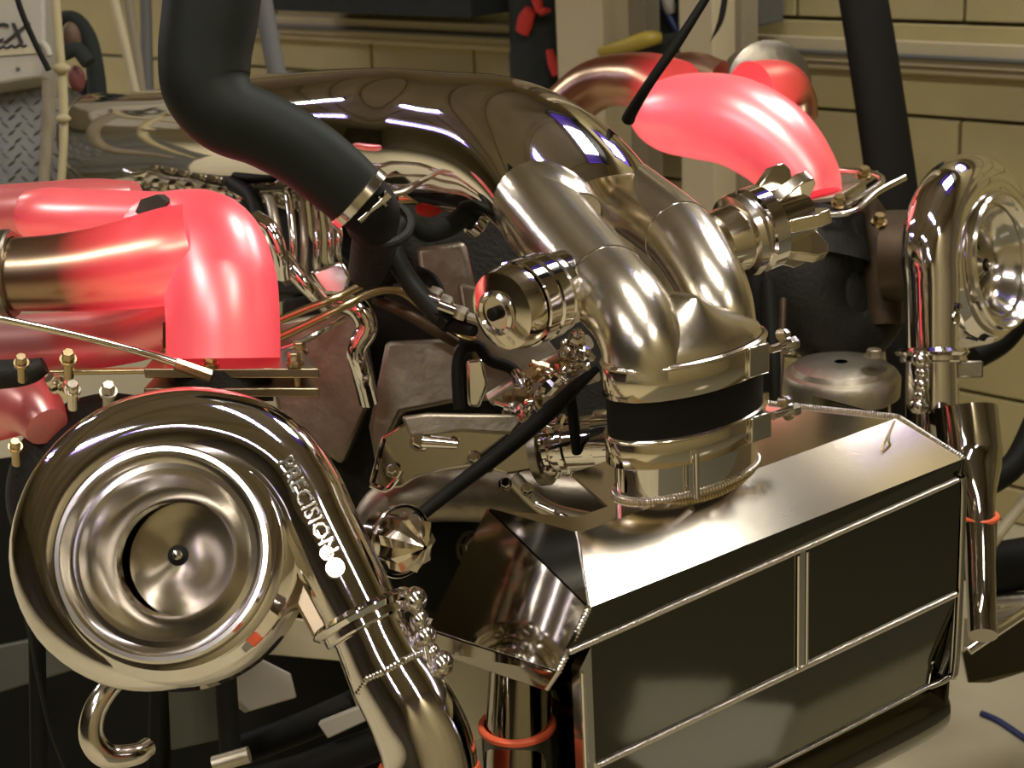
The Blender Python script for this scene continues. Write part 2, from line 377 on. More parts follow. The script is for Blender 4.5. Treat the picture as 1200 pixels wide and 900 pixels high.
# ------------------------------------------------------------------ turbochargers (compressor side)
def turbo(label, O, zax, roll, flip, s, outlet_tail, inner_label):
    """compressor of a turbocharger; local frame x right, y up, z out of the inlet, unit s metres"""
    zax = zax.normalized()
    y = (UP - zax*UP.dot(zax)).normalized(); x = y.cross(zax)
    M = Matrix.Rotation(roll, 3, zax); x = M @ x; y = M @ y
    fx = -1 if flip else 1
    def L(a, b, c=0): return O + s*(x*(a*fx)+y*b+zax*c)
    X = x*fx; Y = y
    t = thing('turbocharger', label, 'turbocharger', L(0, 0, -60))
    # spiral housing: big at the outlet, tapering round to the tongue
    th = [28, 45, 65, 90, 120, 150, 180, 210, 240, 270, 300, 330, 358]
    ro = [217, 217, 212, 206, 205, 204, 200, 188, 171, 155, 143, 134, 127]
    rs = [50, 52, 54, 55, 54, 52, 49, 44, 37, 32, 26, 21, 16]
    pts = []; rad = []
    ox, oy = 147, 78
    dx, dy = .47, -.883
    for k in (185, 165, 120, 80, 40): 
        pts.append(L(ox+dx*k, oy+dy*k, -34)); rad.append(s*(50-5*k/185))
    for a, R_, r_ in list(zip(th, ro, rs)):
        c_ = (R_-r_); A_ = math.radians(a); pts.append(L(c_*math.cos(A_), c_*math.sin(A_), -34-(57-r_)*.25)); rad.append(s*r_)
    g = G(); g.tube(pts, rad, 40, 5)
    # body disc joining the spiral and back cover
    g.lathe(L(0, 0), X, Y, zax, [(60, -100), (110, -100), (150, -88), (158, -60), (150, -20), (146, -6), (139, -2), (137, 6), (134, 8), (121, 8), (121, 0)], 72, s)
    g.obj('compressor_housing', CHROME, t, 50)
    g = G(); g.lathe(L(-4, 0), X, Y, zax, [(127, -10), (127, 22), (124, 27), (119, 27), (115, 20), (113, 12), (108, 6), (101, 7), (98, 2), (93, -6), (83, -17), (76, -28), (71, -42), (68, -60)], 96, s)
    g.obj('inlet_bell', CHROME2, t, 30)
    g = G(); g.lathe(L(8, 0), X, Y, zax, [(70, -58), (62, -52), (44, -40), (26, -24), (14, -12), (12, -10)], 96, s)
    o = g.obj('compressor_wheel', CONE, t, 60)
    g = G(); g.lathe(L(8, 0), X, Y, zax, [(12, -11), (12.5, -8), (10, -7), (.01, -7)], 32, s); g.obj('wheel_collar', BLK, o)
    g = G(); g.lathe(L(8, 0), X, Y, zax, [(6.5, -9), (6.5, -2), (5, 1), (.01, 2)], 12, s); g.obj('shaft_nut', CHROME2, o)
    # web between outlet and inlet ring
    g = G()
    g.prism([L(120, 40, -70), L(205, -85, -70), L(165, -95, -70), L(128, -30, -70)], zax*(s*26))
    g.obj('cast_web', STEELB, t, bevel=s*4)
    # clamp ring at the outlet flange
    axd = (X*dx+Y*dy).normalized()
    fc = L(ox+dx*165, oy+dy*165, -34)
    g = G(); ring(g, fc, axd, 46*s, 13*s, 19*s, 48); ring(g, fc+axd*(s*12), axd, 47*s, 12*s, 8*s, 48); cl = g.obj('clamp_band', CHROME, t)
    g = G(); q = fc + X*(s*60)+Y*(s*10)+zax*(s*10)
    for k, (a, b, c2, r_) in enumerate([(2, 8, 0, 15), (8, -14, 0, 11), (14, -34, -4, 14), (22, -52, -6, 10), (34, -66, -8, 15)]):
        g.ball(q+(X*a+Y*b+zax*c2)*s, r_*s, 12, 8, (1, 1.25, 1))
    g.tube([q+Y*(s*14), q+(X*20-Y*70)*s], s*7, 10, 1)
    g.obj('clamp_bolt', CHROME2, t)
    # little round boss on the outlet
    b0 = L(ox+dx*106, oy+dy*106, 12)
    g = G(); g.lathe(b0, X, Y, zax, [(13, -20), (13, 0), (11, 3), (.01, 3)], 24, s); bolt(g, b0+zax*(s*3)-(X*.5-Y*.83)*(s*20), zax, s*6, s*7); g.obj('boss', CHROME_D, t)
    # pipe behind the flange
    g = G(); p = [L(a, b, c) for a, b, c, r_ in outlet_tail]; r = [r_*s for *_, r_ in outlet_tail]
    g.tube(p, r, 40, 8)
    g.obj('outlet_elbow', CHROME, t)
    g = G(); weld(g, [L(*q_) for q_ in inner_label], s*4) if inner_label else None
    if inner_label: g.obj('weld_bead', CHROME2, t)
    # raised cast letters along the outlet pipe
    lx = (X*dx+Y*dy).normalized(); 
    if not flip:
        ly = zax.cross(lx).normalized()
        text_part('PRECISION', s*26, s*3, L(ox+dx*26+4, oy+dy*26, 16), lx, ly, zax, 'cast_letters', CHROME_D, t)
    return t, L
CONE = mat('turned_aluminium_cone', (.52, .47, .36), .24, 1, aniso=.7)
# turned finish: the brushing runs round the axis
nt_ = CONE.node_tree; tg = nt_.nodes.new('ShaderNodeTangent'); tg.direction_type = 'RADIAL'; tg.axis = 'Y'
nt_.links.new(tg.outputs[0], nt_.nodes['Principled BSDF'].inputs['Tangent'])
OL = P(199, 650, 1.55); SL = 1.55/FPX
vl = (CAM-OL).normalized()
zl = (vl - RT*math.tan(math.radians(13)) + UP*math.tan(math.radians(5))).normalized()
tail = [(ox_, oy_, z_, r_) for ox_, oy_, z_, r_ in [(232, -82, -34, 45), (242, -104, -34, 46), (262, -142, -36, 50), (287, -184, -40, 54), (304, -232, -50, 56), (305, -300, -60, 56)]]
tL, LL = turbo('large polished turbocharger at the front left with its inlet bell facing the viewer', OL, zl, 0, False, SL, tail,
               [(224, -158, -10), (236, -142, 6), (256, -134, 14), (276, -122, 10), (296, -112, -8)])
OR = P(1163, 308, 2.42)
vr = (CAM-OR).normalized()
zr = (vr*math.cos(math.radians(53)) + RT*math.sin(math.radians(53)) + UP*.05).normalized()
tailR = [(232, -82, -34, 45), (252, -119, -34, 46), (290, -190, -34, 46), (325, -256, -34, 46), (352, -306, -34, 46)]
tR, LR = turbo('polished turbocharger at the right picture edge, seen from its side', OR, zr, math.radians(28), True, SL, tailR, None)

# ------------------------------------------------------------------ intercooler
ic = thing('intercooler', 'big polished intercooler with dark mirror front and sloped bright top edge', 'intercooler', E(.28, -.11, -.30))
WL, WR = 0.0, .548
g = G()   # core block behind the panels
g.prism([E(.03, -.035, -.04), E(.03, -.20, -.04), E(.03, -.20, -.33), E(.03, -.035, -.33)], WV*(WR-.035)); g.obj('core', PANEL, ic)
# top tank: flat deck, sloped bright face, front lip
def quad(g, a, b, c, d, th):
    nn = (b-a).cross(d-a).normalized(); g.prism([a, b, c, d], -nn*th)
g = G(); g.prism([E(*q_, .035) for q_ in ((.05, -.076), (.527, -.076), (.46, -.215), (.15, -.205), (.118, -.108), (.078, -.108), (.026, -.185))], -ZV*.004); g.obj('top_deck', ALU_T, ic, flat=True)
g = G(); quad(g, E(0, 0, 0), E(WR, 0, 0), E(.527, -.076, .035), E(.05, -.076, .035), .004); g.obj('sloped_face', ALU_T, ic, flat=True)
g = G(); quad(g, E(-.028, 0, -.036), E(WR+.002, -.004, -.025), E(WR, 0, 0), E(0, 0, 0), .004); g.obj('front_lip', PANEL, ic, flat=True)
# end tank on the near side
g = G()
tr_, tl_ = E(.0235, -.076, .035), E(.026, -.185, .035)
ll_, br_, bb_ = E(-.048, -.2, -.100), E(-.034, -.006, -.055), E(-.030, -.030, -.084)
lm_ = E(-.045, -.2, -.08)
def poly(g, pts, th):
    nn = (pts[1]-pts[0]).cross(pts[2]-pts[0]).normalized(); g.prism(pts, -nn*th)
poly(g, [tl_, E(0, 0, 0), br_, lm_], .004)
g.obj('end_tank_face', CHROME_D, ic, flat=True)
g = G(); poly(g, [lm_, br_, bb_, ll_], .004); g.obj('end_tank_lower_face', CHROME_D, ic, flat=True)
g = G(); poly(g, [ll_, bb_, E(.02, -.03, -.082), E(.02, -.2, -.10)], .004); g.obj('end_tank_bottom', PANEL, ic, flat=True)
g = G(); poly(g, [tl_, E(.05, -.076, .035), E(0, 0, 0)], .003); g.obj('end_tank_upper_face', CHROME_D, ic, flat=True)
# far end plate and back
g = G(); g.prism([E(WR-.004, 0, 0), E(.525, -.076, .033), E(WR-.03, -.2, .033), E(WR-.03, -.2, -.33), E(WR-.004, -.01, -.33)], WV*.004); g.obj('end_plate', PANEL, ic, flat=True)
# front: two panels, the divider, lower tank folded under
DV = .285
g = G(); quad(g, E(.0, 0, -.165), E(DV-.004, 0, -.165), E(DV-.004, 0, -.034), E(.0, 0, -.036), .005); g.obj('front_panel', PANEL, ic, flat=True)
g = G(); quad(g, E(DV+.004, 0, -.165), E(WR-.006, 0, -.162), E(WR-.006, 0, -.028), E(DV+.004, 0, -.034), .005); g.obj('front_panel', PANEL, ic, flat=True)
g = G(); g.prism([E(DV-.004, .002, -.168), E(DV+.004, .002, -.168), E(DV+.004, .002, -.032), E(DV-.004, .002, -.032)], -NV*.006)
g.tube([E(DV-.006, .002, -.166), E(DV-.006, .002, -.034)], .0022, 8, 1); g.tube([E(DV+.007, .002, -.166), E(DV+.007, .002, -.034)], .0018, 8, 1); g.obj('divider_strip', CHROME2, ic, flat=True)
g = G(); quad(g, E(.0, -.022, -.285), E(WR-.01, -.022, -.285), E(WR-.006, 0, -.168), E(.0, 0, -.168), .005); g.obj('lower_tank_face', PANEL, ic, flat=True)
g = G(); quad(g, E(.0, -.09, -.345), E(WR-.06, -.09, -.345), E(WR-.01, -.022, -.285), E(.0, -.022, -.285), .005); g.obj('lower_tank_underside', PANEL, ic, flat=True)
# left edge frame strip
g = G(); g.prism([E(-.014, 0, -.06), E(0, .001, -.04), E(0, .001, -.34), E(-.014, 0, -.34)], -NV*.012)
g.tube([E(-.012, .002, -.062), E(-.012, .002, -.34)], .0025, 8, 1); g.obj('edge_strip', CHROME2, ic)
g = G(); g.tube([E(WR-.004, 0, -.02), E(WR+.001, -.001, -.05), E(WR+.001, -.001, -.25), E(WR-.004, -.008, -.275), E(WR-.02, -.022, -.287)], .0045, 10, 4); g.obj('edge_bead', CHROME_D, ic)
for a, b, r_ in [((-.028, .001, -.036), (WR, -.003, -.025), .0032), ((.0, .001, -.167), (WR-.008, .001, -.164), .0034), ((0, -.021, -.286), (WR-.012, -.021, -.286), .0026),
                 ((0, 0, 0), (-.034, -.006, -.055), .0032), ((.05, -.076, .036), (.0, 0, 0), .0022), ((.46, -.215, .036), (.527, -.076, .036), .0028), ((.527, -.076, .036), (WR, 0, 0), .0026),
                 ((-.034, -.006, -.055), (-.030, -.030, -.084), .003), ((-.045, -.2, -.08), (-.034, -.006, -.056), .0016)]:
    g = G(); weld(g, [E(*a), E(*b)], r_); g.obj('weld_bead', CHROME2, ic)
g = G(); g.tube([Z(1048, 494, A0.z+.036), Z(1041, 516, A0.z+.03), P(1056, 545, 1.86)], .0016, 8, 4); g.obj('weld_scar', ALU, ic)
# outlets underneath: near stub and far stub with orange couplers
def stub(pts, nm, label, ring_y, ring_r, mat_=CHROME_D):
    t = thing('intercooler_inlet_pipe', label, 'pipe', P(*pts[-1][:3]))
    g = G(); ptube(g, pts, 28, 4); g.obj('pipe', mat_, t)
    g = G(); c_ = P(*ring_y); ring(g, c_, ZV, ring_r, .007, .006, 40); g.obj('coupler_edge', ORANGE, t)
    g = G(); g.tube([c_-ZV*.003, c_-ZV*.09], ring_r+.003, 32, 1); g.obj('coupler', BLK2, t)
stub([(610, 770, 1.62, 36), (609, 800, 1.62, 37), (607, 850, 1.62, 38), (604, 920, 1.62, 38)], '', 'polished stub pipe with thin orange band under the near intercooler end', (606, 850, 1.62), 39*1.62/FPX)
stub([(1128, 480, 2.28, 40), (1136, 540, 2.26, 38), (1146, 590, 2.2, 20), (1150, 700, 2.15, 17), (1152, 745, 2.12, 17)], '', 'narrow polished pipe with orange band behind the far intercooler edge', (1149, 605, 2.19), 17*2.18/FPX)
# coupler under the near turbo outlet
t = thing('hose_coupler', 'orange edged silicone coupler at the foot of the near outlet elbow', 'hose coupler', LL(305, -262, -55))
g = G(); g.tube([LL(305, -238, -52), LL(305, -246, -54), LL(305, -300, -62)], [58*SL, 62*SL, 62*SL], 36, 1); g.obj('sleeve', ORANGE, t)
GLOW2 = glow('partly_hot_steel', [(0, (0, 0, 0)), (.3, (.05, .002, .002)), (.55, (.55, .02, .03)), (.8, (.92, .05, .07)), (1, (1.1, .14, .18))], (.36, .27, .17), .28, 1)
STEELR = mat('rusty_brown_iron', (.07, .045, .022), .5, .6, 25, .5)
# ------------------------------------------------------------------ big polished intake pipe with twin legs
ip = thing('intake_pipe', 'huge mirror polished intake pipe arching over the engine', 'intake pipe', P(480, 160, 2.1))
AX = Vector((-.585, .81, 0)).normalized()
pl = [(118, 163, 2.98, 52), (200, 159, 2.74, 55), (300, 158, 2.47, 69), (430, 158, 2.17, 77), (520, 162, 2.04, 80), (590, 172, 1.97, 86), (645, 190, 1.92, 93), (684, 212, 1.89, 99)]
pp, pr = TP(pl[:4])
pp += [E(.306, -.635, .326), E(.306, -.515, .328), E(.306, -.44, .316), E(.306, -.385, .292), E(.306, -.355, .268)]
pr = [(r_, r_) for r_ in pr] + [(.087, .086), (.091, .086), (.097, .080), (.103, .072), (.106, .066)]
g = G(); g.tube(pp, pr, 64, 8, ref=WV); g.obj('polished_pipe', CHROME, ip, 45)
g = G(); ring(g, pp[0], pp[1]-pp[0], pr[0][0]*.99, .012, .003, 48); g.obj('rolled_end', CHROME2, ip)
# twin brushed legs
def leg(l, seams):
    p = [E(*q_[:3]) for q_ in l]; r_ = [q_[3] for q_ in l]
    g = G(); g.tube(p, r_, 40, 8); o = g.obj('brushed_leg', ALU, ip)
    for i_ in seams:
        g = G(); ring(g, p[i_], p[i_+1]-p[i_-1], r_[i_]*.99, .002, .0012, 40); g.obj('weld_seam', CHROME2, o)
leg([(.243, -.375, .298, .045), (.232, -.335, .284, .046), (.216, -.268, .258, .046), (.200, -.200, .235, .045), (.185, -.143, .217, .0435), (.175, -.114, .191, .042), (.172, -.110, .160, .0415)], [3])
g = G(); sl_ = [E(.275, -.43, .298), E(.256, -.385, .294), E(.245, -.345, .280), E(.243, -.322, .266)]; g.tube(sl_, [.040, .051, .056, .054], 48, 6); o = g.obj('brushed_sleeve', ALU, ip)
g = G(); ring(g, sl_[3], sl_[3]-sl_[2], .053, .003, .0015, 48); g.obj('weld_seam', STEEL, o)
leg([(.372, -.365, .285, .040), (.362, -.325, .276, .041), (.340, -.236, .257, .040), (.315, -.169, .231, .038), (.300, -.133, .203, .037), (.295, -.120, .156, .036)], [2])
def NK(z): return E(.232, -.112, z)
# collector plate joining the legs
c0 = (P(752, 425, 1.795)+P(850, 403, 1.875))/2
g = G(); g.tube([NK(.232), NK(.216), NK(.198), NK(.182), NK(.150)], [(.008, .020), (.036, .032), (.078, .044), (.099, .050), (.099, .050)], 64, 5, ref=WV); g.obj('collector', ALU, ip)
# ------------------------------------------------------------------ coupling between the intake pipe and intercooler neck
NX = (P(893, 470, 1.90)-P(712, 495, 1.74)).normalized(); NX = WV
UPN = ZV
def band(label, cy, a, b, h, lug):
    cy = NK(cy); t = thing('hose_clamp', label, 'hose clamp', cy)
    g = G(); ring(g, cy, UPN, 0, h, .003, 64, oval=(a, b), ref=NX); ring(g, cy+ZV*h*.42, UPN, 0, .004, .005, 64, oval=(a, b), ref=NX); g.obj('band', ALU_T, t, 50)
    q = cy+WV*lug+NV*(b*.86+.004)
    g = G(); g.box(q, WV, NV, ZV, .030, .012, h*.9); g.obj('lug', CHROME2, t, bevel=.002)
    q2 = q+WV*.042+ZV*.006
    g = G(); bolt(g, q2, WV+NV*.2, .0075, .016); g.tube([q2-WV*.02, q2], .0045, 10, 1); bolt(g, q2+ZV*.012-WV*.006, WV, .005, .012); g.obj('clamp_bolt', CHROME2, t)
band('upper bright hose clamp over the black neck hose', .162, .1005, .0515, .036, .052)
band('lower bright hose clamp under the black neck hose', .088, .0995, .0505, .031, .056)
nh = thing('neck_hose', 'short wide black rubber hose joining intake legs to the intercooler neck', 'hose', NK(.12))
g = G(); g.tube([NK(.180), NK(.160), NK(.124), NK(.09), NK(.072)], [(.0995, .0505), (.1, .051), (.100, .051), (.099, .050), (.099, .050)], 64, 4, ref=WV); g.obj('hose', BLK, nh)
# neck welded on the deck (part of the intercooler)
nb = P(806, 590, 1.83)
nk = [NK(.085), NK(.06), NK(.02)]
g = G(); g.tube(nk, [(.093, .045)]*3, 64, 2, ref=WV); g.obj('oval_neck', CHROME, ic)
g = G(); Xn, Yn = WV, NV
c_ = E(.27, -.115, .045)
def ov(k, a, b): t_ = 2*math.pi*k/72; return NK(.037)+WV*a*math.cos(t_)+NV*b*math.sin(t_)
weld(g, [ov(k, .095, .047) for k in range(73)], .0028, .004); g.obj('weld_bead', ALU, ic)
g = G(); g.tube([E(.195, -.060, z_) for z_ in (.085, .06, .036)], .0032, 10, 2); g.obj('neck_seam_rod', CHROME2, ic)

# ------------------------------------------------------------------ blow off valves
def valve(label, a, b, prof, fins=None, red=False):
    """a: mouth end, b: pipe end (x, y, distance); profile (distance along in px, radius px)"""
    pa, pb = P(*a), P(*b); ax = (pb-pa).normalized(); X, Y, _ = frame(ax)
    t = thing('blow_off_valve', label, 'valve', (pa+pb)/2); sc = a[2]/FPX
    for nm, pr_, mt in prof:
        g = G(); g.lathe(pa, X, Y, ax, [(max(r_, .01), z_) for z_, r_ in pr_], 56, sc); g.obj(nm, mt, t, 30)
    return t, pa, ax, X, Y, sc
vt, va, vax, vX, vY, vs = valve('barrel shaped polished blow off valve on the near intake leg', (584, 366, 1.63), (712, 318, 1.745), [
    ('cap', [(-4, .01), (-4, 22), (0, 26), (3, 40), (6, 47), (22, 51), (30, 51), (30, 47), (36, 47)], ALU_T),
    ('body', [(34, 51), (36, 53), (52, 53), (54, 50), (58, 50), (60, 53), (76, 53), (78, 48), (80, 40)], CHROME),
    ('clamp_ring', [(80, 40), (80, 46), (84, 50), (92, 50), (96, 46), (96, 40)], CHROME2),
    ('flange', [(96, 43), (100, 46), (122, 46), (124, 38), (150, 36)], CHROME)])
g = G(); g.lathe(va, vX, vY, vax, [(.01, -14), (5, -14), (8, -12), (8, -4)], 20, vs); g.obj('vacuum_nipple', BLK, vt)
g = G(); g.lathe(va, vX, vY, vax, [(20, -6), (23, -9), (27, -6), (27, -2)], 48, vs); g.obj('cap_lip', CHROME2, vt)
vt2, vb, vax2, wX, wY, ws = valve('finned star shaped blow off valve on the far intake leg', (936, 250, 1.90), (836, 288, 1.85), [
    ('body', [(-4, .01), (-4, 26), (0, 34), (44, 38), (50, 48), (52, 50), (70, 50), (74, 44), (78, 38)], CHROME),
    ('clamp_ring', [(74, 34), (76, 47), (84, 50), (92, 48), (94, 40)], CHROME2),
    ('flange', [(92, 40), (96, 40), (120, 36), (125, 30)], ALU_T)])
for k in range(7):
    an = 2*math.pi*k/7+.35; dr = wX*math.cos(an)+wY*math.sin(an); td = vax2.cross(dr)
    g = G(); g.prism([vb+(dr*a_+vax2*z_-td*8)*ws for a_, z_ in ((26, 0), (52, -4), (62, 2), (62, 18), (44, 48), (30, 48))], td*(16*ws)); g.obj('fin', ALU_T, vt2, bevel=.0015)

# ------------------------------------------------------------------ glowing exhaust elbows
def pipes(t, items):
    for nm, l, mt, heat, kw in items:
        g = G(); p, r_ = TP(l); g.tube(p, r_, 40, 8, heat=heat, **kw); g.obj(nm, mt, t, 60)
he = thing('exhaust_elbow', 'red hot glowing exhaust collector above the near turbocharger', 'exhaust elbow', P(262, 412, 1.80))
pipes(he, [
 ('hot_elbow', [(262, 420, 1.79, 66), (261, 370, 1.79, 66), (257, 326, 1.80, 66), (243, 287, 1.82, 62), (212, 273, 1.86, 51), (178, 272, 1.90, 42)], GLOW, [.82, .88, .95, 1.0, .92, .85], {}),
 ('hot_branch', [(232, 292, 1.80, 56), (200, 300, 1.80, 57), (160, 308, 1.80, 54), (110, 316, 1.80, 49), (60, 320, 1.80, 45), (10, 322, 1.80, 43)], GLOW2, [.9, .85, .80, .55, .18, .0], {}),
 ('hot_branch', [(215, 258, 1.88, 32), (170, 256, 1.90, 32), (110, 254, 1.92, 32), (60, 253, 1.93, 33), (34, 251, 1.94, 28)], GLOW, [.88, .85, .82, .8, .62], {}),
 ('rear_branch', [(160, 226, 2.02, 14), (110, 236, 2.04, 27), (40, 246, 2.06, 32), (-20, 250, 2.08, 32)], GLOW, [.52, .5, .44, .4], {}),
 ('lower_branch', [(212, 372, 1.86, 34), (150, 392, 1.88, 34), (60, 402, 1.92, 36), (-20, 405, 1.95, 36)], GLOW, [.34, .32, .28, .26], {})])
g = G(); c_ = P(184, 246, 1.83); g.tube([c_-FW*.014+RT*.004, c_-FW*.030], [(.023, .0155), (.020, .0135)], 6, 1, ref=RT+UP*.25); g.obj('scale_patch', HOLE, he)
g = G(); ring(g, P(10, 321, 1.80), P(60, 320, 1.80)-P(10, 321, 1.80), 44*1.8/FPX, .012, .008, 48); g.obj('clamp_ring', STEEL, he)
hf = thing('exhaust_elbow', 'red hot glowing exhaust elbow above the far turbocharger', 'exhaust elbow', P(965, 225, 2.55))
pipes(hf, [
 ('hot_elbow', [(950, 236, 2.50, 38), (938, 206, 2.51, 45), (906, 168, 2.53, 51), (862, 143, 2.56, 52), (820, 136, 2.60, 50), (786, 135, 2.64, 44), (762, 133, 2.68, 30), (752, 132, 2.70, 14)], GLOW, [.78, .86, .92, .96, 1.0, .95, .86, .7], {}),
 ('hot_branch', [(790, 110, 2.72, 40), (760, 96, 2.78, 34), (720, 94, 2.84, 30), (690, 104, 2.88, 30), (660, 130, 2.92, 30)], GLOW2, [.60, .36, .24, .18, .28], {}),
 ('rear_branch', [(770, 95, 2.86, 26), (810, 88, 2.84, 27), (840, 98, 2.82, 28)], GLOW2, [.25, .22, .3], {}),
 ('rear_branch', [(880, 110, 2.74, 38), (915, 104, 2.78, 32), (935, 118, 2.80, 22), (938, 140, 2.80, 20)], GLOW2, [.8, .5, .3, .3], {})])
g = G(); g.tube([P(880, 104, 2.99), P(889, 101, 2.93), P(890, 101, 2.925), P(902, 98, 2.86), P(903, 98, 2.855)], [.060, .064, .076, .076, .055], 48, 1); g.obj('clamp_ring', STEEL, hf)

# ------------------------------------------------------------------ near turbine housing, flange plates and bolts
th = thing('turbine_housing', 'dark iron turbine housing behind the near polished turbocharger', 'turbine housing', P(120, 560, 1.85))
g = G(); X, Y, Zz = frame(zl); c_ = P(120, 590, 1.90)
pts = []; rr = []
for k in range(13):
    a = math.radians(30+25*k); R_ = .085-.0025*k; pts.append(c_+(RT*math.cos(a)+UP*math.sin(a))*R_); rr.append(.056-.0025*k)
g.tube(pts, rr, 28, 4); g.obj('volute', IRON, th)
g = G(); ptube(g, [(20, 500, 1.82, 34), (40, 470, 1.84, 40), (10, 455, 1.86, 44), (-30, 470, 1.86, 44)], 28, 6); 
p, r_ = TP([(55, 500, 1.84, 26), (38, 478, 1.86, 36), (15, 470, 1.88, 42), (-25, 480, 1.9, 42)]); g = G(); g.tube(p, r_, 28, 6, heat=[.30, .36, .36, .34]); g.obj('hot_inlet', GLOW, th)
g = G(); ptube(g, [(-20, 440, 1.78, 18), (30, 436, 1.78, 16), (52, 428, 1.78, 10)], 16, 4); g.obj('boss', IRON, th)
fl = thing('flange', 'pair of steel flange plates under the near glowing elbow', 'flange', P(280, 440, 1.78))
def plate(y0, y1, nm, d, mt):
    a, b_, c_, e_ = P(168, y0+8, d), P(374, y0+8, d), P(352, y0-16, d+.09), P(190, y0-16, d+.09)
    g = G(); g.prism([a, b_, c_, e_], -ZV*((y1-y0)*d/FPX)); g.obj(nm, mt, fl, bevel=.0015)
plate(424, 436, 'upper_plate', 1.745, STEELB); plate(447, 458, 'lower_plate', 1.745, STEELB)
g = G(); g.tube([P(262, 436, 1.80), P(262, 470, 1.80)], .055, 32, 1); g.obj('throat', IRON, fl)
for x_, y_, d_ in ((247, 430, 1.75), (346, 428, 1.75), (352, 415, 1.83), (198, 412, 1.83)):
    g = G(); q = P(x_, y_, d_); bolt(g, q, ZV, .007, .015); g.tube([q-ZV*.03, q], .004, 10, 1); g.obj('flange_bolt', BRASS, fl)
ld = thing('oil_line', 'straight pale steel oil line running down to the near flange', 'pipe', P(100, 400, 1.70))
g = G(); ptube(g, [(-12, 371, 1.66, 4.4), (90, 393, 1.68, 4.6), (185, 418, 1.70, 5), (246, 440, 1.72, 6.5)], 12, 3); g.obj('tube', ALU_T, ld); g = G(); ptube(g, [(205, 426, 1.705, 7), (246, 441, 1.72, 8)], 6, 1); g.obj('nut', BRASS, ld)
l2 = thing('support_rod', 'thin level brassy rod behind the near polished housing', 'rod', P(120, 436, 1.76))
g = G(); ptube(g, [(60, 436, 1.76, 4), (186, 434, 1.76, 4)], 10, 1); g.obj('rod', BRASS, l2)
g = G(); q = P(22, 424, 1.72); 
for i, (x_, y_, d_, r_, mt, lb) in enumerate([(66, 450, 1.66, .010, ALU_T, 'slanted bright cap screw leftmost above the near housing'), (85, 456, 1.65, .0085, ALU_T, 'round bright screw head in the middle above the near housing'), (127, 458, 1.66, .0095, ALU_D, 'dull square bolt head nearest the crown of the near housing'), (25, 424, 1.72, .0085, BRASS, 'brassy nut at the left picture edge under the oil line'), (80, 420, 1.74, .0095, BRASS, 'dim brassy nut below the oil line'), (18, 522, 1.62, .0075, BRASS, 'small screw at the left rim of the near housing')]):
    g = G(); ax_ = (UP*.7-FW*.8+RT*(-.5 if i == 0 else .2)).normalized(); q = P(x_, y_, d_)
    bolt(g, q-ax_*.004, ax_, r_*.72, r_*1.5, i != 1); g.tube([q-ax_*.03, q], r_*.6, 10, 1)
    tag(g.obj('housing_bolt', mt), lb, 'bolt', 'bolts around the near housing')
# upright brass sleeve on flange
g = G(); ptube(g, [(197, 378, 1.80, 6.5), (197, 408, 1.80, 6.5)], 12, 1); tag(g.obj('stud', BRASS), 'upright brassy stud left of the near glowing elbow', 'stud')

# ------------------------------------------------------------------ far turbine housing
tf = thing('turbine_housing', 'round black turbine housing hanging below the far glowing elbow', 'turbine housing', P(985, 330, 2.5))
g = G()
pts = []; rr = []
Xf = (RT*.95+FW*.3).normalized()
for k in range(14):
    a = math.radians(100+22*k); R_ = .064; pts.append(P(988, 335, 2.52)+Xf*(math.cos(a)*R_)+UP*(math.sin(a)*R_*1.15)); rr.append(.072-.0022*k)
g.tube(pts, rr, 32, 4); g.ball(P(990, 345, 2.52), .10, 32, 18, (.75, .5, 1), Xf, FW, UP)
g.tube([P(975, 245, 2.5), P(965, 300, 2.5)], [.05, .075], 28, 2); g.obj('volute', IRON, tf)
g = G(); g.tube([P(1040, 300, 2.48), P(1075, 300, 2.46)], [.070, .070], 40, 1); g.tube([P(1012, 235, 2.5), P(1030, 290, 2.5), P(1035, 380, 2.5)], [.02, .035, .03], 20, 4); g.obj('centre_housing', STEELR, tf)
g = G(); g.prism([P(905, 240, 2.5), P(985, 228, 2.44), P(1030, 200, 2.6), P(985, 200, 2.66)], -ZV*.010); g.obj('inlet_flange', ALU_D, tf, bevel=.002)
g = G(); ptube(g, [(962, 252, 2.42, 4), (1000, 248, 2.42, 4), (1028, 225, 2.46, 4), (1060, 208, 2.5, 4)], 10, 4); g.obj('lower_rod', CHROME2, tf)
g = G(); ptube(g, [(985, 200, 2.55, 4), (1020, 203, 2.52, 4), (1034, 212, 2.5, 4), (1012, 228, 2.46, 4), (988, 240, 2.42, 4)], 10, 4); g.obj('bent_rod', CHROME2, tf)
for x_, y_ in ((983, 240), (1012, 207), (1030, 262)):
    g = G(); bolt(g, P(x_, y_, 2.43), ZV-FW*.4, .009, .016); g.obj('flange_bolt', BRASS, tf)
wg = thing('wastegate_flange', 'round cast aluminium disc under the black far turbine housing', 'flange', P(985, 450, 2.42))
g = G(); X, Y, Zz = frame(ZV, WV); g.lathe(P(985, 458, 2.42), X, Y, ZV, [(.01, -.01), (.078, -.01), (.087, -.004), (.088, .022), (.083, .030), (.074, .032), (.070, .040), (.05, .046), (.01, .046)], 64); g.obj('disc', ALU_D, wg)
g = G(); g.tube([P(985, 500, 2.42), P(985, 470, 2.42)], .07, 32, 1); g.obj('lower_body', BLK, wg)
g = G(); bolt(g, P(1024, 418, 2.36), ZV, .011, .012); g.obj('disc_bolt', ALU_D, wg)
ALU_DK = mat('dull_oily_aluminium', (.30, .26, .19), .45, 1, 25, .35, bump=.25, bump_s=70)
MATG = mat('dark_olive_rubber', (.12, .11, .07), .8)
CARDW = mat('bright_white_card', (.72, .68, .58), .7)
OLIVE = mat('dark_olive_paint', (.045, .045, .025), .5)
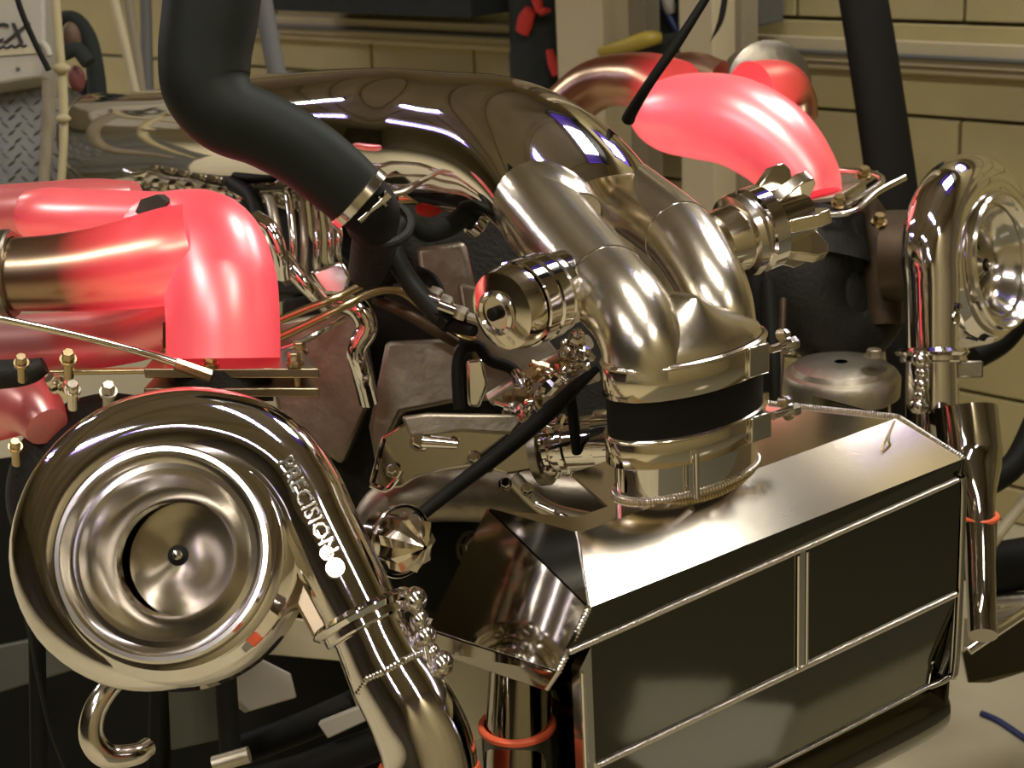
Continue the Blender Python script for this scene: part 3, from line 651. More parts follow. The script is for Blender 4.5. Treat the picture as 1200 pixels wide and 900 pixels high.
GREYG = mat('grey_green_paint', (.07, .07, .05), .5)
OXR = mat('oxide_brown_paint', (.12, .07, .035), .6)
REDD = mat('dull_red_paint', (.20, .06, .05), .5)
# ------------------------------------------------------------------ engine body seen through the gaps
en = thing('engine_block', 'dark engine block and cast covers filling the middle below the intake pipe', 'engine', P(560, 560, 2.2))
g = G()
bl = P(430, 330, 2.42); 
def slab(g, pts, d, dd):
    p = [P(x_, y_, d) for x_, y_ in pts]; g.prism(p, FW*dd)
slab(g, [(330, 350), (480, 330), (640, 330), (720, 380), (725, 640), (380, 760), (330, 560)], 2.30, .30); g.obj('block', IRON, en, bevel=.006)
g = G(); slab(g, [(452, 400), (536, 396), (542, 470), (470, 484), (440, 545), (432, 500)], 2.16, .10); g.obj('front_cover', ALU_DK, en, bevel=.006)
g = G(); slab(g, [(535, 330), (600, 345), (660, 420), (640, 470), (560, 470)], 2.2, .06); g.obj('side_cover', ALU_DK, en, bevel=.006)
g = G(); slab(g, [(300, 380), (420, 360), (440, 460), (400, 545), (330, 500)], 2.22, .06); g.obj('lower_cover', ALU_DK, en, bevel=.006)
g = G(); slab(g, [(380, 240), (480, 214), (600, 240), (720, 300), (720, 400), (400, 420)], 2.40, .03); g.obj('valley_cover', IRON, en, bevel=.004)
g = G(); slab(g, [(486, 290), (545, 282), (560, 350), (540, 382), (498, 372)], 2.25, .05); g.obj('cast_lump', ALU_DK, en, bevel=.008)
# cylinder head with its wavy rail and ribs
ch = thing('cylinder_head', 'cast cylinder head with wavy bright rail between elbow and intake pipe', 'cylinder head', P(250, 260, 2.6))
g = G(); g.prism([P(140, 218, 2.80), P(345, 240, 2.34), P(395, 345, 2.26), P(200, 345, 2.62)], (FW*.05-ZV*.01)); g.obj('casting', IRON, ch, bevel=.004)
g = G(); p = []; 
for i in range(26):
    t_ = i/25; x_ = 148+t_*200; p.append(P(x_, 200+t_*22+4.5*math.sin(t_*22)-5*math.sin(t_*3.1), 2.78-.48*t_))
g.tube(p, [.0085]*len(p), 12, 3); g.obj('wavy_rail', CHROME2, ch)
g = G(); g.tube([q-ZV*.022 for q in p], [.006]*len(p), 10, 2); g.obj('lower_rail', ALU_D, ch)
for i in range(9):
    t_ = (i+.5)/9; x_ = 155+t_*175; q = P(x_, 216+t_*22, 2.74-.46*t_)
    g = G(); bolt(g, q, (ZV-FW*.5).normalized(), .008, .014); g.obj('head_bolt', CHROME2, ch)
for i, (x0, y0, x1, y1, r_, mt) in enumerate([(318, 240, 330, 318, 6, ALU_D), (338, 232, 345, 322, 5, CHROME2), (353, 236, 357, 318, 5, ALU_D), (368, 240, 372, 312, 5.5, CHROME2), (383, 246, 388, 305, 5, CHROME), (394, 252, 397, 298, 4.5, CHROME2), (305, 262, 318, 305, 5, ALU_D)]):
    g = G(); ptube(g, [(x0-4, y0-8, 2.32, r_), (x0, y0, 2.26, r_), ((x0+x1)/2+2, (y0+y1)/2, 2.23, r_), (x1, y1, 2.24, r_), (x1+8, y1+12, 2.26, r_)], 12, 4); g.obj('rib_tube', mt, ch)
g = G(); ptube(g, [(272, 214, 2.40, 9), (296, 232, 2.34, 9), (303, 262, 2.3, 9), (300, 290, 2.3, 9)], 12, 4); g.obj('dark_lead', BLK, ch)
g = G(); slab(g, [(362, 318), (400, 305), (412, 325), (405, 346), (378, 345)], 2.16, .05); g.obj('coil_block', CHROME2, ch, bevel=.005)
# polished tubes
def one(name, l, mt, label, cat, group=None, seg=16, n=6, extra=None):
    g = G(); ptube(g, l, seg, n); return tag(g.obj(name, mt), label, cat, group)
one('coolant_tube', [(300, 255, 2.10, 9), (318, 268, 2.08, 9), (328, 295, 2.08, 9), (332, 325, 2.1, 9)], CHROME, 'short curved chrome tube touching the right flank of the near glowing elbow', 'tube')
one('coolant_tube', [(330, 300, 2.14, 10), (345, 318, 2.12, 10), (362, 338, 2.12, 10), (385, 362, 2.14, 9)], CHROME, 'slanted chrome tube reflecting red beside the ribbed head tubes', 'tube')
one('coolant_tube', [(398, 355, 2.05, 12), (420, 362, 2.04, 14), (430, 385, 2.04, 13), (418, 410, 2.04, 12), (424, 436, 2.05, 12), (432, 470, 2.08, 12)], CHROME, 'S shaped chrome tube left of the dull front cover', 'tube')
one('fuel_line', [(322, 378, 2.0, 5), (360, 362, 2.0, 5), (392, 350, 2.0, 5), (425, 334, 2.02, 5)], BRASS, 'upper of three parallel brassy fuel lines beside the near elbow', 'fuel line')
one('fuel_line', [(322, 398, 1.98, 5), (365, 378, 1.98, 5), (405, 358, 1.98, 5), (440, 342, 2.0, 5), (470, 342, 2.02, 5), (500, 365, 2.04, 5), (530, 388, 2.05, 4.5), (555, 398, 2.08, 4)], BRASS, 'long brassy fuel line bending over the dull front cover', 'fuel line')
one('fuel_line', [(322, 412, 1.96, 4), (350, 402, 1.96, 4), (378, 388, 1.97, 4), (402, 374, 2.0, 4)], CHROME2, 'lowest and shortest of the three parallel lines beside the elbow', 'fuel line')
one('fuel_line', [(440, 350, 2.06, 7), (478, 368, 2.04, 7), (508, 386, 2.04, 7), (535, 402, 2.05, 6)], STEELR, 'thick rusty brown line above the dull front cover', 'fuel line')
one('fuel_line', [(414, 232, 1.98, 4), (470, 226, 1.98, 4), (495, 210, 2.0, 4)], ALU_D, 'thin grey line under the arch of the intake pipe', 'fuel line')
one('coolant_tube', [(470, 232, 2.06, 8), (500, 232, 2.05, 8), (530, 242, 2.06, 8)], BRASS, 'short brassy tube lying under the arch of the intake pipe', 'tube')
# small black hose with fittings
sh = thing('coolant_hose', 'small curved dark rubber hose below the arch of the intake pipe', 'hose', P(490, 310, 1.95))
g = G(); ptube(g, [(560, 262, 1.98, 13), (545, 254, 1.97, 13), (525, 266, 1.95, 12), (500, 272, 1.93, 12), (480, 260, 1.92, 12), (464, 272, 1.91, 12), (464, 300, 1.90, 12), (480, 330, 1.90, 12), (502, 356, 1.89, 12), (520, 374, 1.88, 11)], 20, 6); g.obj('hose', HOSE, sh)
g = G(); ptube(g, [(514, 368, 1.885, 14), (528, 380, 1.88, 14)], 6, 1); ptube(g, [(528, 380, 1.88, 9), (556, 388, 1.86, 7)], 12, 1); g.obj('end_fitting', BLK, sh)
g = G(); ring(g, P(558, 262, 1.98), P(566, 268, 1.98)-P(550, 256, 1.97), .013, .014, .004, 20); g.obj('clamp', CHROME2, sh)
one('vacuum_hose', [(470, 292, 2.02, 16), (450, 310, 2.02, 22), (438, 340, 2.04, 16)], BLK, 'dark bulging hose end behind the small curved hose', 'hose')
one('vacuum_hose', [(486, 318, 2.06, 8), (506, 330, 2.05, 9), (516, 356, 2.04, 8), (500, 380, 2.06, 8)], HOSE, 'second small dark hose looping right of the curved one', 'hose')
for i, (x_, y_, d_, r_, lb) in enumerate([(512, 346, 1.9, .008, 'bright hex fitting uppermost by the end of the small hose'), (524, 358, 1.88, .008, 'bright hex fitting in the middle by the end of the small hose'), (542, 368, 1.86, .0075, 'bright hex fitting lowest and rightmost by the end of the small hose')]):
    g = G(); ax_ = (RT*.9-UP*.35-FW*.3).normalized(); X, Y, Zz = frame(ax_); q = P(x_, y_, d_)
    g.tube([q-ax_*.03, q], r_*.8, 10, 1); g.lathe(q, X, Y, Zz, [(.001, -.008), (r_*1.2, -.008), (r_*1.3, 0), (r_*1.2, .006), (r_*.7, .008), (r_*.6, .02), (.001, .02)], 6); tag(g.obj('hex_fitting', CHROME2), lb, 'fitting', 'hex fittings of the small hose')
g = G(); g.ball(P(503, 244, 2.08), .014, 14, 10, (1.3, .8, .8)); tag(g.obj('red_plug', REDC), 'small red rubber plug in the dark under the intake arch', 'plug')
# big hose from above
bh = thing('radiator_hose', 'fat dark rubber hose coming down from above in front of the intake pipe', 'hose', P(430, 240, 1.70))
g = G(); ptube(g, [(262, -120, 1.66, 58), (253, -40, 1.66, 57), (246, 20, 1.66, 56), (240, 66, 1.66, 54), (243, 104, 1.66, 52), (266, 134, 1.66, 47), (308, 152, 1.67, 44), (352, 176, 1.68, 43), (390, 205, 1.69, 42), (420, 232, 1.70, 40)], 48, 8); g.obj('hose', HOSE, bh)
hx = (P(424, 236, 1.70)-P(385, 201, 1.69)).normalized()
g = G(); ring(g, P(420, 233, 1.70), hx, .0365, .011, .003, 40); g.obj('clamp_band', CHROME2, bh)
g = G(); q = P(446, 236, 1.68); ax_ = (RT*.75+UP*.65).normalized(); bolt(g, q, ax_, .006, .012); g.tube([q-ax_*.03, q], .0045, 10, 1); g.obj('clamp_screw', CHROME, bh)
g = G(); g.tube([P(415, 229, 1.70), P(434, 246, 1.71), P(440, 262, 1.74)], [.033, .031, .026], 32, 4); g.obj('metal_neck', BLK, bh)
# thermostat lump below
g = G(); g.tube([P(440, 262, 1.80), P(438, 290, 1.84), P(430, 318, 1.9)], [.024, .026, .022], 24, 4); ring(g, P(446, 262, 1.80), P(446, 262, 1.80)-P(446, 300, 1.84), .03, .01, .008, 30); tag(g.obj('water_neck', IRON), 'black cast water neck under the fat hose end', 'pipe')
# belt loop and tensioner
g = G(); ptube(g, [(538, 480, 2.02, 7), (536, 430, 2.02, 7), (543, 410, 2.02, 7), (560, 406, 2.02, 7), (574, 422, 2.02, 7), (600, 432, 2.02, 7), (612, 450, 2.02, 7)], 12, 5); tag(g.obj('drive_belt', BLK), 'black rubber loop standing left of the fittings cluster', 'belt')
g = G(); slab(g, [(546, 422), (566, 420), (572, 450), (562, 478), (548, 476)], 2.04, .03); tag(g.obj('tensioner_plate', CHROME2, bevel=.004), 'grey metal plate inside the black loop', 'plate')
# fittings cluster
rnd = random.Random(3)
cl = thing('fuel_rail', 'fuel rail with a cluster of bright fittings left of the neck hose', 'fuel rail', P(640, 440, 1.98))
g = G(); ptube(g, [(575, 468, 2.02, 9), (620, 440, 2.0, 9), (690, 400, 1.95, 9)], 14, 2); ptube(g, [(600, 500, 2.02, 7), (640, 462, 1.98, 7), (700, 440, 1.94, 7)], 14, 2); g.obj('rail', ALU_D, cl)
for i in range(26):
    t_ = rnd.random(); x_ = 588+100*t_+rnd.uniform(-8, 8); y_ = 472-70*t_+rnd.uniform(-26, 30); q = P(x_, y_, 1.93+rnd.uniform(0, .05))
    ax_ = Vector((rnd.uniform(-1, 1), rnd.uniform(-1, .1), rnd.uniform(-.2, 1))).normalized(); r_ = rnd.uniform(.0055, .009); X, Y, Zz = frame(ax_)
    g = G(); g.lathe(q, X, Y, Zz, [(.001, -.03), (r_*.7, -.03), (r_*.7, -.012), (r_*1.3, -.010), (r_*1.3, .004), (r_*.8, .008), (r_*.8, .016), (.001, .018)], 6 if i % 3 else 12); g.obj('fitting', [CHROME, CHROME2, BRASS][i % 3 if i % 5 else 0], cl)
# cross bracket
br = thing('bracket', 'polished engine bracket plate with bolts behind the near outlet pipe', 'bracket', P(540, 530, 1.92))
g = G(); slab(g, [(432, 566), (447, 512), (480, 492), (530, 484), (600, 488), (648, 500), (668, 520), (640, 548), (596, 556), (555, 546), (520, 552), (488, 560), (470, 572), (446, 574)], 1.92, .012); g.obj('plate', CHROME_D, br, bevel=.003)
g = G(); p, r_ = TP([(436, 566, 1.915, 3), (449, 514, 1.915, 3)]); g.tube(p, r_, 8, 1); p, r_ = TP([(434, 568, 1.915, 3.5), (452, 574, 1.915, 3.5), (464, 562, 1.915, 3.5), (470, 552, 1.915, 3)]); g.tube(p, r_, 8, 3); g.obj('bent_edge', CHROME, br)
g = G(); slab(g, [(470, 488), (500, 484), (620, 486), (600, 510), (540, 506), (480, 512)], 1.89, .02); g.obj('upper_rib', ALU_DK, br, bevel=.004)
for x_, y_, r_ in ((492, 518, 9), (555, 538, 6), (573, 548, 5), (592, 568, 6), (618, 574, 6), (604, 480, 7), (611, 492, 6), (460, 552, 6), (530, 520, 5)):
    g = G(); bolt(g, P(x_, y_, 1.90), -FW+UP*.3, r_*1.9/FPX, .012); g.obj('bracket_bolt', CHROME, br)
g = G(); ptube(g, [(495, 518, 1.89, 7), (536, 521, 1.89, 5)], 12, 1); g.obj('pin', CHROME, br)
# water pump body
wp = thing('pump', 'ringed polished pump body between bracket and neck hose', 'pump', P(680, 520, 1.93))
ax_ = (P(716, 516, 1.92)-P(640, 524, 1.95)).normalized(); X, Y, Zz = frame(ax_); s_ = 1.93/FPX
g = G(); g.lathe(P(640, 524, 1.95), X, Y, Zz, [(.1, 0), (30, 0), (36, 3), (36, 12), (31, 14), (31, 22), (37, 24), (37, 30), (33, 32), (33, 66), (38, 68), (38, 90), (.1, 90)], 48, s_); g.obj('barrel', CHROME, wp)
g = G(); g.lathe(P(632, 528, 1.95), X, Y, Zz, [(20, 0), (42, 0), (42, 10), (20, 10)], 48, s_); g.obj('pulley', STEEL, wp)
for k in range(6):
    an = k*math.pi/3; g = G(); bolt(g, P(640, 524, 1.95)+(X*math.cos(an)+Y*math.sin(an))*34*s_+Zz*8*s_, -Zz, .005, .014); g.obj('pump_bolt', CHROME2, wp)
# pulleys and dark ducts low in the middle
lp = thing('crank_pulley', 'dark ribbed pulley low in the middle behind the bracket', 'pulley', P(560, 620, 2.05))
X, Y, Zz = frame(-FW*.8+RT*.5); g = G(); g.lathe(P(540, 640, 2.05), X, Y, Zz, [(.1, 20), (40, 20), (60, 12), (88, 12), (92, 4), (86, 0), (92, -4), (86, -8), (92, -12), (86, -16), (92, -20), (.1, -20)], 56, 2.0/FPX); g.obj('rim', BLK, lp); g = G(); bolt(g, P(540, 640, 2.05)+Zz*.02, Zz, .016, .018); g.obj('hub_bolt', STEEL, lp)
one('air_duct', [(430, 640, 1.98, 26), (450, 600, 1.98, 30), (490, 582, 1.98, 32), (560, 578, 2.0, 34), (640, 588, 2.02, 34), (700, 590, 2.04, 30)], ALU_DK, 'wide dull duct arching low behind the finned cone', 'duct', None, 28)
one('air_duct', [(600, 560, 1.92, 10), (640, 596, 1.92, 10), (700, 612, 1.92, 10)], ALU_D, 'narrow grey tube lying behind the near end of the intercooler', 'tube')
one('clip_rod', [(657, 603, 1.86, 3.5), (690, 622, 1.84, 3.5)], CHROME, 'thin bright rod just behind the near intercooler deck corner', 'rod')
one('clip_rod', [(628, 590, 1.88, 4), (650, 600, 1.87, 4)], CHROME2, 'stubby bright rod left of the thin one behind the deck corner', 'rod')
# finned cone
fc_ = thing('finned_cone', 'small polished cone with pointed radial flutes beside the near outlet pipe', 'finned cone', P(480, 645, 1.72))
ax_ = (-FW*.75+RT*.7-UP*.1).normalized(); X, Y, Zz = frame(ax_); V = []; F = []; nf = 9; s_ = 1.72/FPX
c_ = P(484, 638, 1.70)
rings_ = [(35, -22), (35, 0), (24, 9), (12, 17), (3, 22)]
for r_, z_ in rings_:
    for k in range(nf*2):
        a = math.pi*k/nf; rr_ = r_*(1 if k % 2 else .86); V.append(c_+(X*math.cos(a)*rr_+Y*math.sin(a)*rr_+Zz*z_)*s_)
for i in range(len(rings_)-1):
    for k in range(nf*2): a = i*nf*2+k; b_ = i*nf*2+(k+1) % (nf*2); F.append((a, b_, b_+nf*2, a+nf*2))
F.append(tuple(range(nf*2))); F.append(tuple(range(len(V)-nf*2, len(V))))
g = G(); g.add(V, F); g.obj('fluted_body', ALU_T, fc_, 15)
g = G(); ring(g, c_-Zz*(24*s_), Zz, 40*s_, .006, .004, 40); g.tube([c_-Zz*(60*s_), c_-Zz*(24*s_)], 30*s_, 24, 1); g.obj('shaft', CHROME2, fc_)
# cables
cbm = one('battery_cable', [(700, 432, 1.86, 4), (676, 452, 1.85, 8), (640, 486, 1.84, 10), (590, 528, 1.83, 10), (540, 566, 1.80, 9), (490, 606, 1.76, 8), (452, 640, 1.74, 7), (440, 668, 1.74, 7)], BLK, 'thick black cable crossing diagonally in front of the bracket', 'cable')
one('sensor_lead', [(668, 462, 1.86, 7), (672, 490, 1.87, 7), (676, 530, 1.9, 6)], BLK, 'short black lead hanging from the thick diagonal cable', 'cable')
one('overhead_cable', [(852, -40, 2.05, 5), (826, 0, 2.05, 5), (794, 50, 2.05, 6), (762, 96, 2.06, 6), (742, 128, 2.1, 7), (736, 140, 2.12, 8)], BLK, 'thin black cable coming down in front of the far glowing elbow', 'cable')
one('hanging_hose', [(900, 330, 2.3, 9), (903, 380, 2.28, 9), (907, 430, 2.26, 8), (908, 475, 2.25, 6)], BLK, 'dark hose hanging left of the black far turbine housing', 'hose')
one('hanging_hose', [(880, 322, 2.34, 16), (892, 380, 2.33, 13), (896, 460, 2.32, 8)], BLK, 'wider dark hose hanging beside the brushed far leg', 'hose')
one('hanging_hose', [(918, 350, 2.36, 4), (916, 410, 2.34, 4), (912, 470, 2.3, 4)], STEELR, 'thin rusty brown line beside the hanging dark hoses', 'hose')
one('black_hose', [(1230, 455, 2.5, 15), (1212, 500, 2.48, 15), (1188, 545, 2.46, 15), (1150, 572, 2.44, 15)], BLK, 'black hose curving down at the right picture edge', 'hose')
one('black_hose', [(1200, 372, 2.72, 12), (1175, 400, 2.72, 14), (1142, 420, 2.7, 14)], BLK, 'black hose passing behind the far polished inlet', 'hose')
one('pale_rod', [(1225, 560, 2.5, 7), (1190, 600, 2.48, 7), (1160, 640, 2.46, 7)], CARD, 'pale slanted rod near the right picture edge', 'rod')
# block clamp beside the far outlet
g = G(); g.box(P(1128, 433, 2.36), RT, UP, FW, 38*2.36/FPX, 20*2.36/FPX, .05); tag(g.obj('clamp_block', STEEL, bevel=.003), 'dark square clamp block right of the far outlet pipe', 'clamp')
# dark parts and tray at the right edge
one('axle_tube', [(1150, 668, 2.62, 30), (1240, 655, 2.66, 32)], BLK, 'black round tube end at the right picture edge', 'tube', None, 32)
one('axle_tube', [(1150, 710, 2.60, 14), (1240, 705, 2.62, 14)], STEEL, 'narrower dark tube under the black one at the right edge', 'tube', None, 24)
tr = thing('polished_tray', 'polished black tray with bright rim streak at the right picture edge', 'tray', P(1190, 760, 2.45))
g = G(); g.prism([P(1128, 765, 2.36), P(1150, 742, 2.38), P(1240, 690, 2.5), P(1240, 690, 2.75), P(1130, 725, 2.62)], -ZV*.006); g.obj('upper_face', ALU_D, tr, flat=True)
g = G(); g.prism([P(1128, 765, 2.36), P(1240, 700, 2.5), P(1225, 780, 2.46), P(1160, 800, 2.38), P(1135, 800, 2.36)], FW*.008); g.obj('side_face', PANEL, tr, flat=True)
g = G(); p, r_ = TP([(1134, 763, 2.355, 6), (1165, 742, 2.38, 6), (1240, 692, 2.49, 6)]); g.tube(p, r_, 12, 3); g.obj('rim', CHROME, tr)
# lower roll of the intercooler duct
g = G(); g.tube([E(.0, -.055, -.325), E(.3, -.055, -.325), E(WR-.02, -.052, -.325), E(WR+.012, -.05, -.322), E(WR+.026, -.05, -.315)], [.045, .045, .045, .036, .014], 32, 5); g.obj('lower_roll', PANEL, ic)
# ------------------------------------------------------------------ lower left: chassis
cp = thing('sheet_metal', 'cream sheet metal chassis panels behind the near outlet pipe', 'chassis panel', P(420, 800, 2.1))
g = G(); slab(g, [(285, 765), (322, 722), (430, 735), (580, 775), (580, 862), (520, 880), (418, 830), (398, 775)], 2.08, .008); g.obj('upper_panel', CARD, cp, bevel=.002)
g = G(); slab(g, [(232, 790), (284, 762), (340, 790), (347, 818), (286, 836)], 2.06, .008); g.obj('lower_panel', WHITE, cp, bevel=.002)
g = G(); slab(g, [(372, 848), (428, 826), (436, 842), (384, 866)], 2.03, .02); g.obj('tab', WHITE, cp, bevel=.002)
g = G(); slab(g, [(196, 790), (236, 790), (262, 812), (262, 866), (200, 880)], 2.0, .01); g.obj('dark_gusset', OLIVE, cp, bevel=.002)
fr = thing('chassis', 'black tubular chassis frame under the near turbocharger', 'chassis frame', P(260, 880, 2.0))
for nm, l in (('upright', [(262, 750, 1.95, 13), (266, 820, 1.95, 13), (272, 910, 1.95, 13)]), ('rail', [(280, 880, 2.1, 18), (360, 850, 2.1, 18), (470, 800, 2.12, 18)]), ('rail', [(150, 920, 2.05, 22), (300, 920, 2.05, 22), (470, 860, 2.05, 20)]), ('upright', [(190, 770, 2.06, 14), (186, 920, 2.06, 14)]), ('upright', [(42, 660, 2.0, 10), (46, 920, 2.0, 10)])):
    g = G(); ptube(g, l, 20, 3); g.obj(nm, BLK, fr)
g = G(); g.tube([P(250, 896, 1.9), P(292, 884, 1.9)], .010, 16, 1); g.obj('foot_bolt', ALU_D, fr)
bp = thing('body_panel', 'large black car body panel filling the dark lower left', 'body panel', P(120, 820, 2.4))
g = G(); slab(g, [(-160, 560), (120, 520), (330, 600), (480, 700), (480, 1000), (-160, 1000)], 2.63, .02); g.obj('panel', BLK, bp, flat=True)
g = G(); slab(g, [(-60, 770), (60, 745), (120, 730), (120, 775), (-60, 830)], 2.30, .03); g.obj('ledge', GREYG, bp, bevel=.003)
one('bent_pipe', [(152, 786, 1.74, 12), (128, 806, 1.72, 13), (110, 836, 1.71, 14), (108, 866, 1.71, 15), (126, 886, 1.72, 15), (158, 884, 1.74, 13), (172, 876, 1.76, 12)], CHROME2, 'hook shaped polished pipe hanging under the near turbocharger', 'pipe', None, 28)
one('thin_wire', [(18, 680, 1.75, 2.5), (32, 730, 1.75, 2.5), (44, 790, 1.75, 2.5), (58, 850, 1.76, 2.5), (80, 910, 1.78, 2.5)], HOSE, 'thin greenish wire hanging down at the lower left edge', 'wire')
# floor items at the right
g = G(); pa = [Z(1150, 836, .004), Z(1172, 846, .004), Z(1205, 868, .004), Z(1260, 900, .004)]; g.tube(pa, .006, 10, 4); tag(g.obj('floor_cable', BLUE), 'dark blue cable lying on the beige floor in the lower right corner', 'cable')
mt_ = G(); mt_.prism([Vector((*E(-.4, .33, 0).xy, .002)), Vector((*E(3.4, .33, 0).xy, .002)), Vector((*E(3.4, 2.4, 0).xy, .002)), Vector((*E(-.4, 2.4, 0).xy, .002))], ZV*.012); tag(mt_.obj('added_dark_mat', MATG, flat=True), 'added dark floor mat out of view, darkening the reflections in the intercooler panels', 'floor mat')  # unseen mat added to darken what the intercooler panels mirror
for cs_, lb_ in ((((.54, .385), (.77, .385), (.86, .33), (.75, .265), (.56, .30)), 'off white card on the floor nearest the intercooler, mirrored in its lower face'), (((.76, .86), (.93, 1.0), (1.06, .89), (.90, .76)), 'off white card on the rubber mat, mirrored in the left front panel')):
    g = G(); g.prism([Vector((*E(a, b_, 0).xy, .0145)) for a, b_ in cs_], ZV*.004); tag(g.obj('white_card', CARDW, flat=True), lb_, 'card')
# ------------------------------------------------------------------ things along the wall
def wallbar(name, x0, x1, y, off, h, mt, label, cat, dep=.05, z0=0):
    a, b_ = onwall(x0, y, off), onwall(x1, y, off); w_ = (b_-a).dot(WALL_E); c_ = (a+b_)/2; c_.z = z0+h/2
    g = G(); g.box(c_, WALL_E, WALL_N, ZV, abs(w_), dep, h); o = g.obj(name, mt, bevel=.004)
    return struct(o) if label is None else tag(o, label, cat)
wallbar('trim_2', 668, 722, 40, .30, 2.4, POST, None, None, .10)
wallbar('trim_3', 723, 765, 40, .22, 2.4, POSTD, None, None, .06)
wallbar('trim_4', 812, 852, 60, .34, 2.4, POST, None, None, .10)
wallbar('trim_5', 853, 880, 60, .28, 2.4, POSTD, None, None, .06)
tool = thing('tool_board', 'dark board hung with tools between the two cream posts', 'tool board', onwall(790, 30, .12))
c_ = onwall(790, 20, .12)
g = G(); g.box(c_+ZV*.05, WALL_E, WALL_N, ZV, .34, .03, .42); g.obj('board', CLOTH, tool)
for nm, l, mt, lb in (('screwdriver', [(768, -12, 4), (790, 30, 4), (796, 42, 2)], BLUE, 'dark blue handled tool hanging left on the tool board'), ('screwdriver', [(800, -14, 4), (806, 8, 4), (810, 20, 3)], BLUE, 'short blue tool hanging right on the tool board'), ('wrench', [(744, -10, 5), (748, 12, 6), (742, 34, 3)], ALU_D, 'dull grey wrench hanging at the left of the tool board'), ('putty_knife', [(778, -14, 6), (784, 6, 7), (786, 16, 5)], WHITE, 'small pale tool between the blue handled tools')):
    g = G(); g.tube([onwall(a, b_, .17) for a, b_, _ in l], [r_*4.1/FPX for *_, r_ in l], 12, 4); tag(g.obj(nm, mt), lb, 'tool', 'tools on the board')
g = G(); g.tube([onwall(704, 60, .36), onwall(730, 55, .38), onwall(758, 46, .38), onwall(775, 44, .36)], [.010, .016, .018, .012], 12, 4); tag(g.obj('strap_roll', YEL), 'yellow rolled strap lying behind the far pipes', 'strap')
g = G(); g.tube([onwall(726, 66, .32), onwall(815, 50, .32)], [.03, .03], 12, 1); tag(g.obj('shelf_tube', CLOTH), 'dark roll under the yellow strap', 'roll')
jk = thing('jacket', 'black jacket with red parts hanging in front of the block wall', 'jacket', onwall(632, 60, .2))
g = G(); g.tube([onwall(628, -110, .2), onwall(630, -60, .2), onwall(632, -10, .2), onwall(632, 40, .2), onwall(634, 90, .2), onwall(636, 140, .2), onwall(638, 210, .2)], [(.06, .04), (.085, .06), (.088, .065), (.083, .06), (.088, .065), (.080, .06), (.085, .06)], 40, 8, ref=WALL_E, wob=.10); g.obj('cloth', CLOTH, jk)
for l in ([(626, -20, .010), (629, 0, .014), (633, 14, .008)], [(622, 12, .016), (616, 24, .024), (612, 38, .020)], [(634, 14, .010), (642, 12, .006)], [(644, 58, .006), (648, 74, .014), (653, 88, .012)]):
    g = G(); g.tube([onwall(a, b_, .27) for a, b_, _ in l], [(r_, .012) for *_, r_ in l], 14, 4, ref=WALL_E); g.obj('red_trim', REDC, jk)
cb = G(); a, b_ = onwall(338, 8, .18), onwall(592, 8, .18); cb.box((a+b_)/2+ZV*.12, WALL_E, WALL_N, ZV, (b_-a).length, .25, .25); tag(cb.obj('wall_cabinet', CLOTH, flat=True), 'black cabinet on the wall cut by the top of the picture', 'cabinet')
g = G(); a, b_ = onwall(878, 14, .12), onwall(900, 10, .12); g.box((a+b_)/2+ZV*.02, WALL_E, WALL_N, ZV, .07, .1, .10); tag(g.obj('junction_box', GREY, bevel=.004), 'grey box on the wall above the ledge right of the posts', 'box')
one('door_latch_hook', [(832, 50, 3.0, 0.1), (845, 22, 3.0, 3.5), (852, -20, 3.0, 3.5)], BLK, 'thin dark strap hanging in front of the second cream post', 'strap')
# black bars in the middle distance
db = thing('roll_bar', 'black slanting bar right of the far glowing elbow', 'bar', P(1040, 250, 2.95))
g = G(); p, r_ = TP([(985, -120, 2.95, 27), (1012, 0, 2.95, 29), (1040, 180, 2.95, 30), (1050, 260, 2.95, 30), (1068, 420, 2.95, 30), (1080, 560, 2.95, 30)]); g.tube(p, [(a, a*.45) for a in r_], 24, 4, ref=RT); g.obj('bar', BLK, db)
sb_ = thing('roll_bar', 'narrow grey slanting bar rising behind the intake pipe', 'bar', P(320, 100, 3.2))
g = G(); p, r_ = TP([(300, -60, 3.2, 11), (310, 10, 3.2, 11), (322, 75, 3.2, 11), (345, 180, 3.2, 11)]); g.tube(p, [(a, a*.5) for a in r_], 16, 3, ref=RT); g.obj('bar', GREY, sb_)
# left background
sg = thing('sign_board', 'off white machine cover with slanted black lettering at the upper left edge', 'sign', P(20, 50, 2.95))
pts = [(-120, -60), (47, -60), (52, 0), (53, 55), (47, 90), (-120, 118)]
p = [P(a, b_, 2.95) for a, b_ in pts]; g = G(); g.prism(p, FW*.10); g.obj('cover', WHITE, sg, bevel=.006)
g = G(); g.prism([P(-120, 66, 2.945), P(46, 54, 2.945), P(48, 62, 2.945), P(-120, 74, 2.945)], FW*.004); g.obj('cover_ridge', CARD, sg)
text_part('CX', .052, .0012, P(4, 40, 2.945), RT, (UP*.995+RT*.05).normalized(), -FW, 'lettering', INK, sg, .35)
g = G(); g.tube([P(-14+i*3, 57.5-.3*i+1.5*math.sin(i*1.9), 2.944) for i in range(16)], .0022, 6, 2); g.obj('script_line', INK, sg)
g = G(); g.lathe(P(21, 81, 2.948), RT, UP, -FW, [(.004, 0), (.003, .002), (.0001, .002)], 12); g.obj('rivet', GREY, sg)
dp = thing('diamond_plate_cabinet', 'grey diamond plate cabinet side under the off white cover', 'cabinet', P(30, 160, 3.05))
g = G(); slab(g, [(-120, 108), (50, 92), (74, 96), (78, 330), (-120, 330)], 3.03, .2); g.obj('side_sheet', DIA, dp, bevel=.004)
g = G(); k = 0
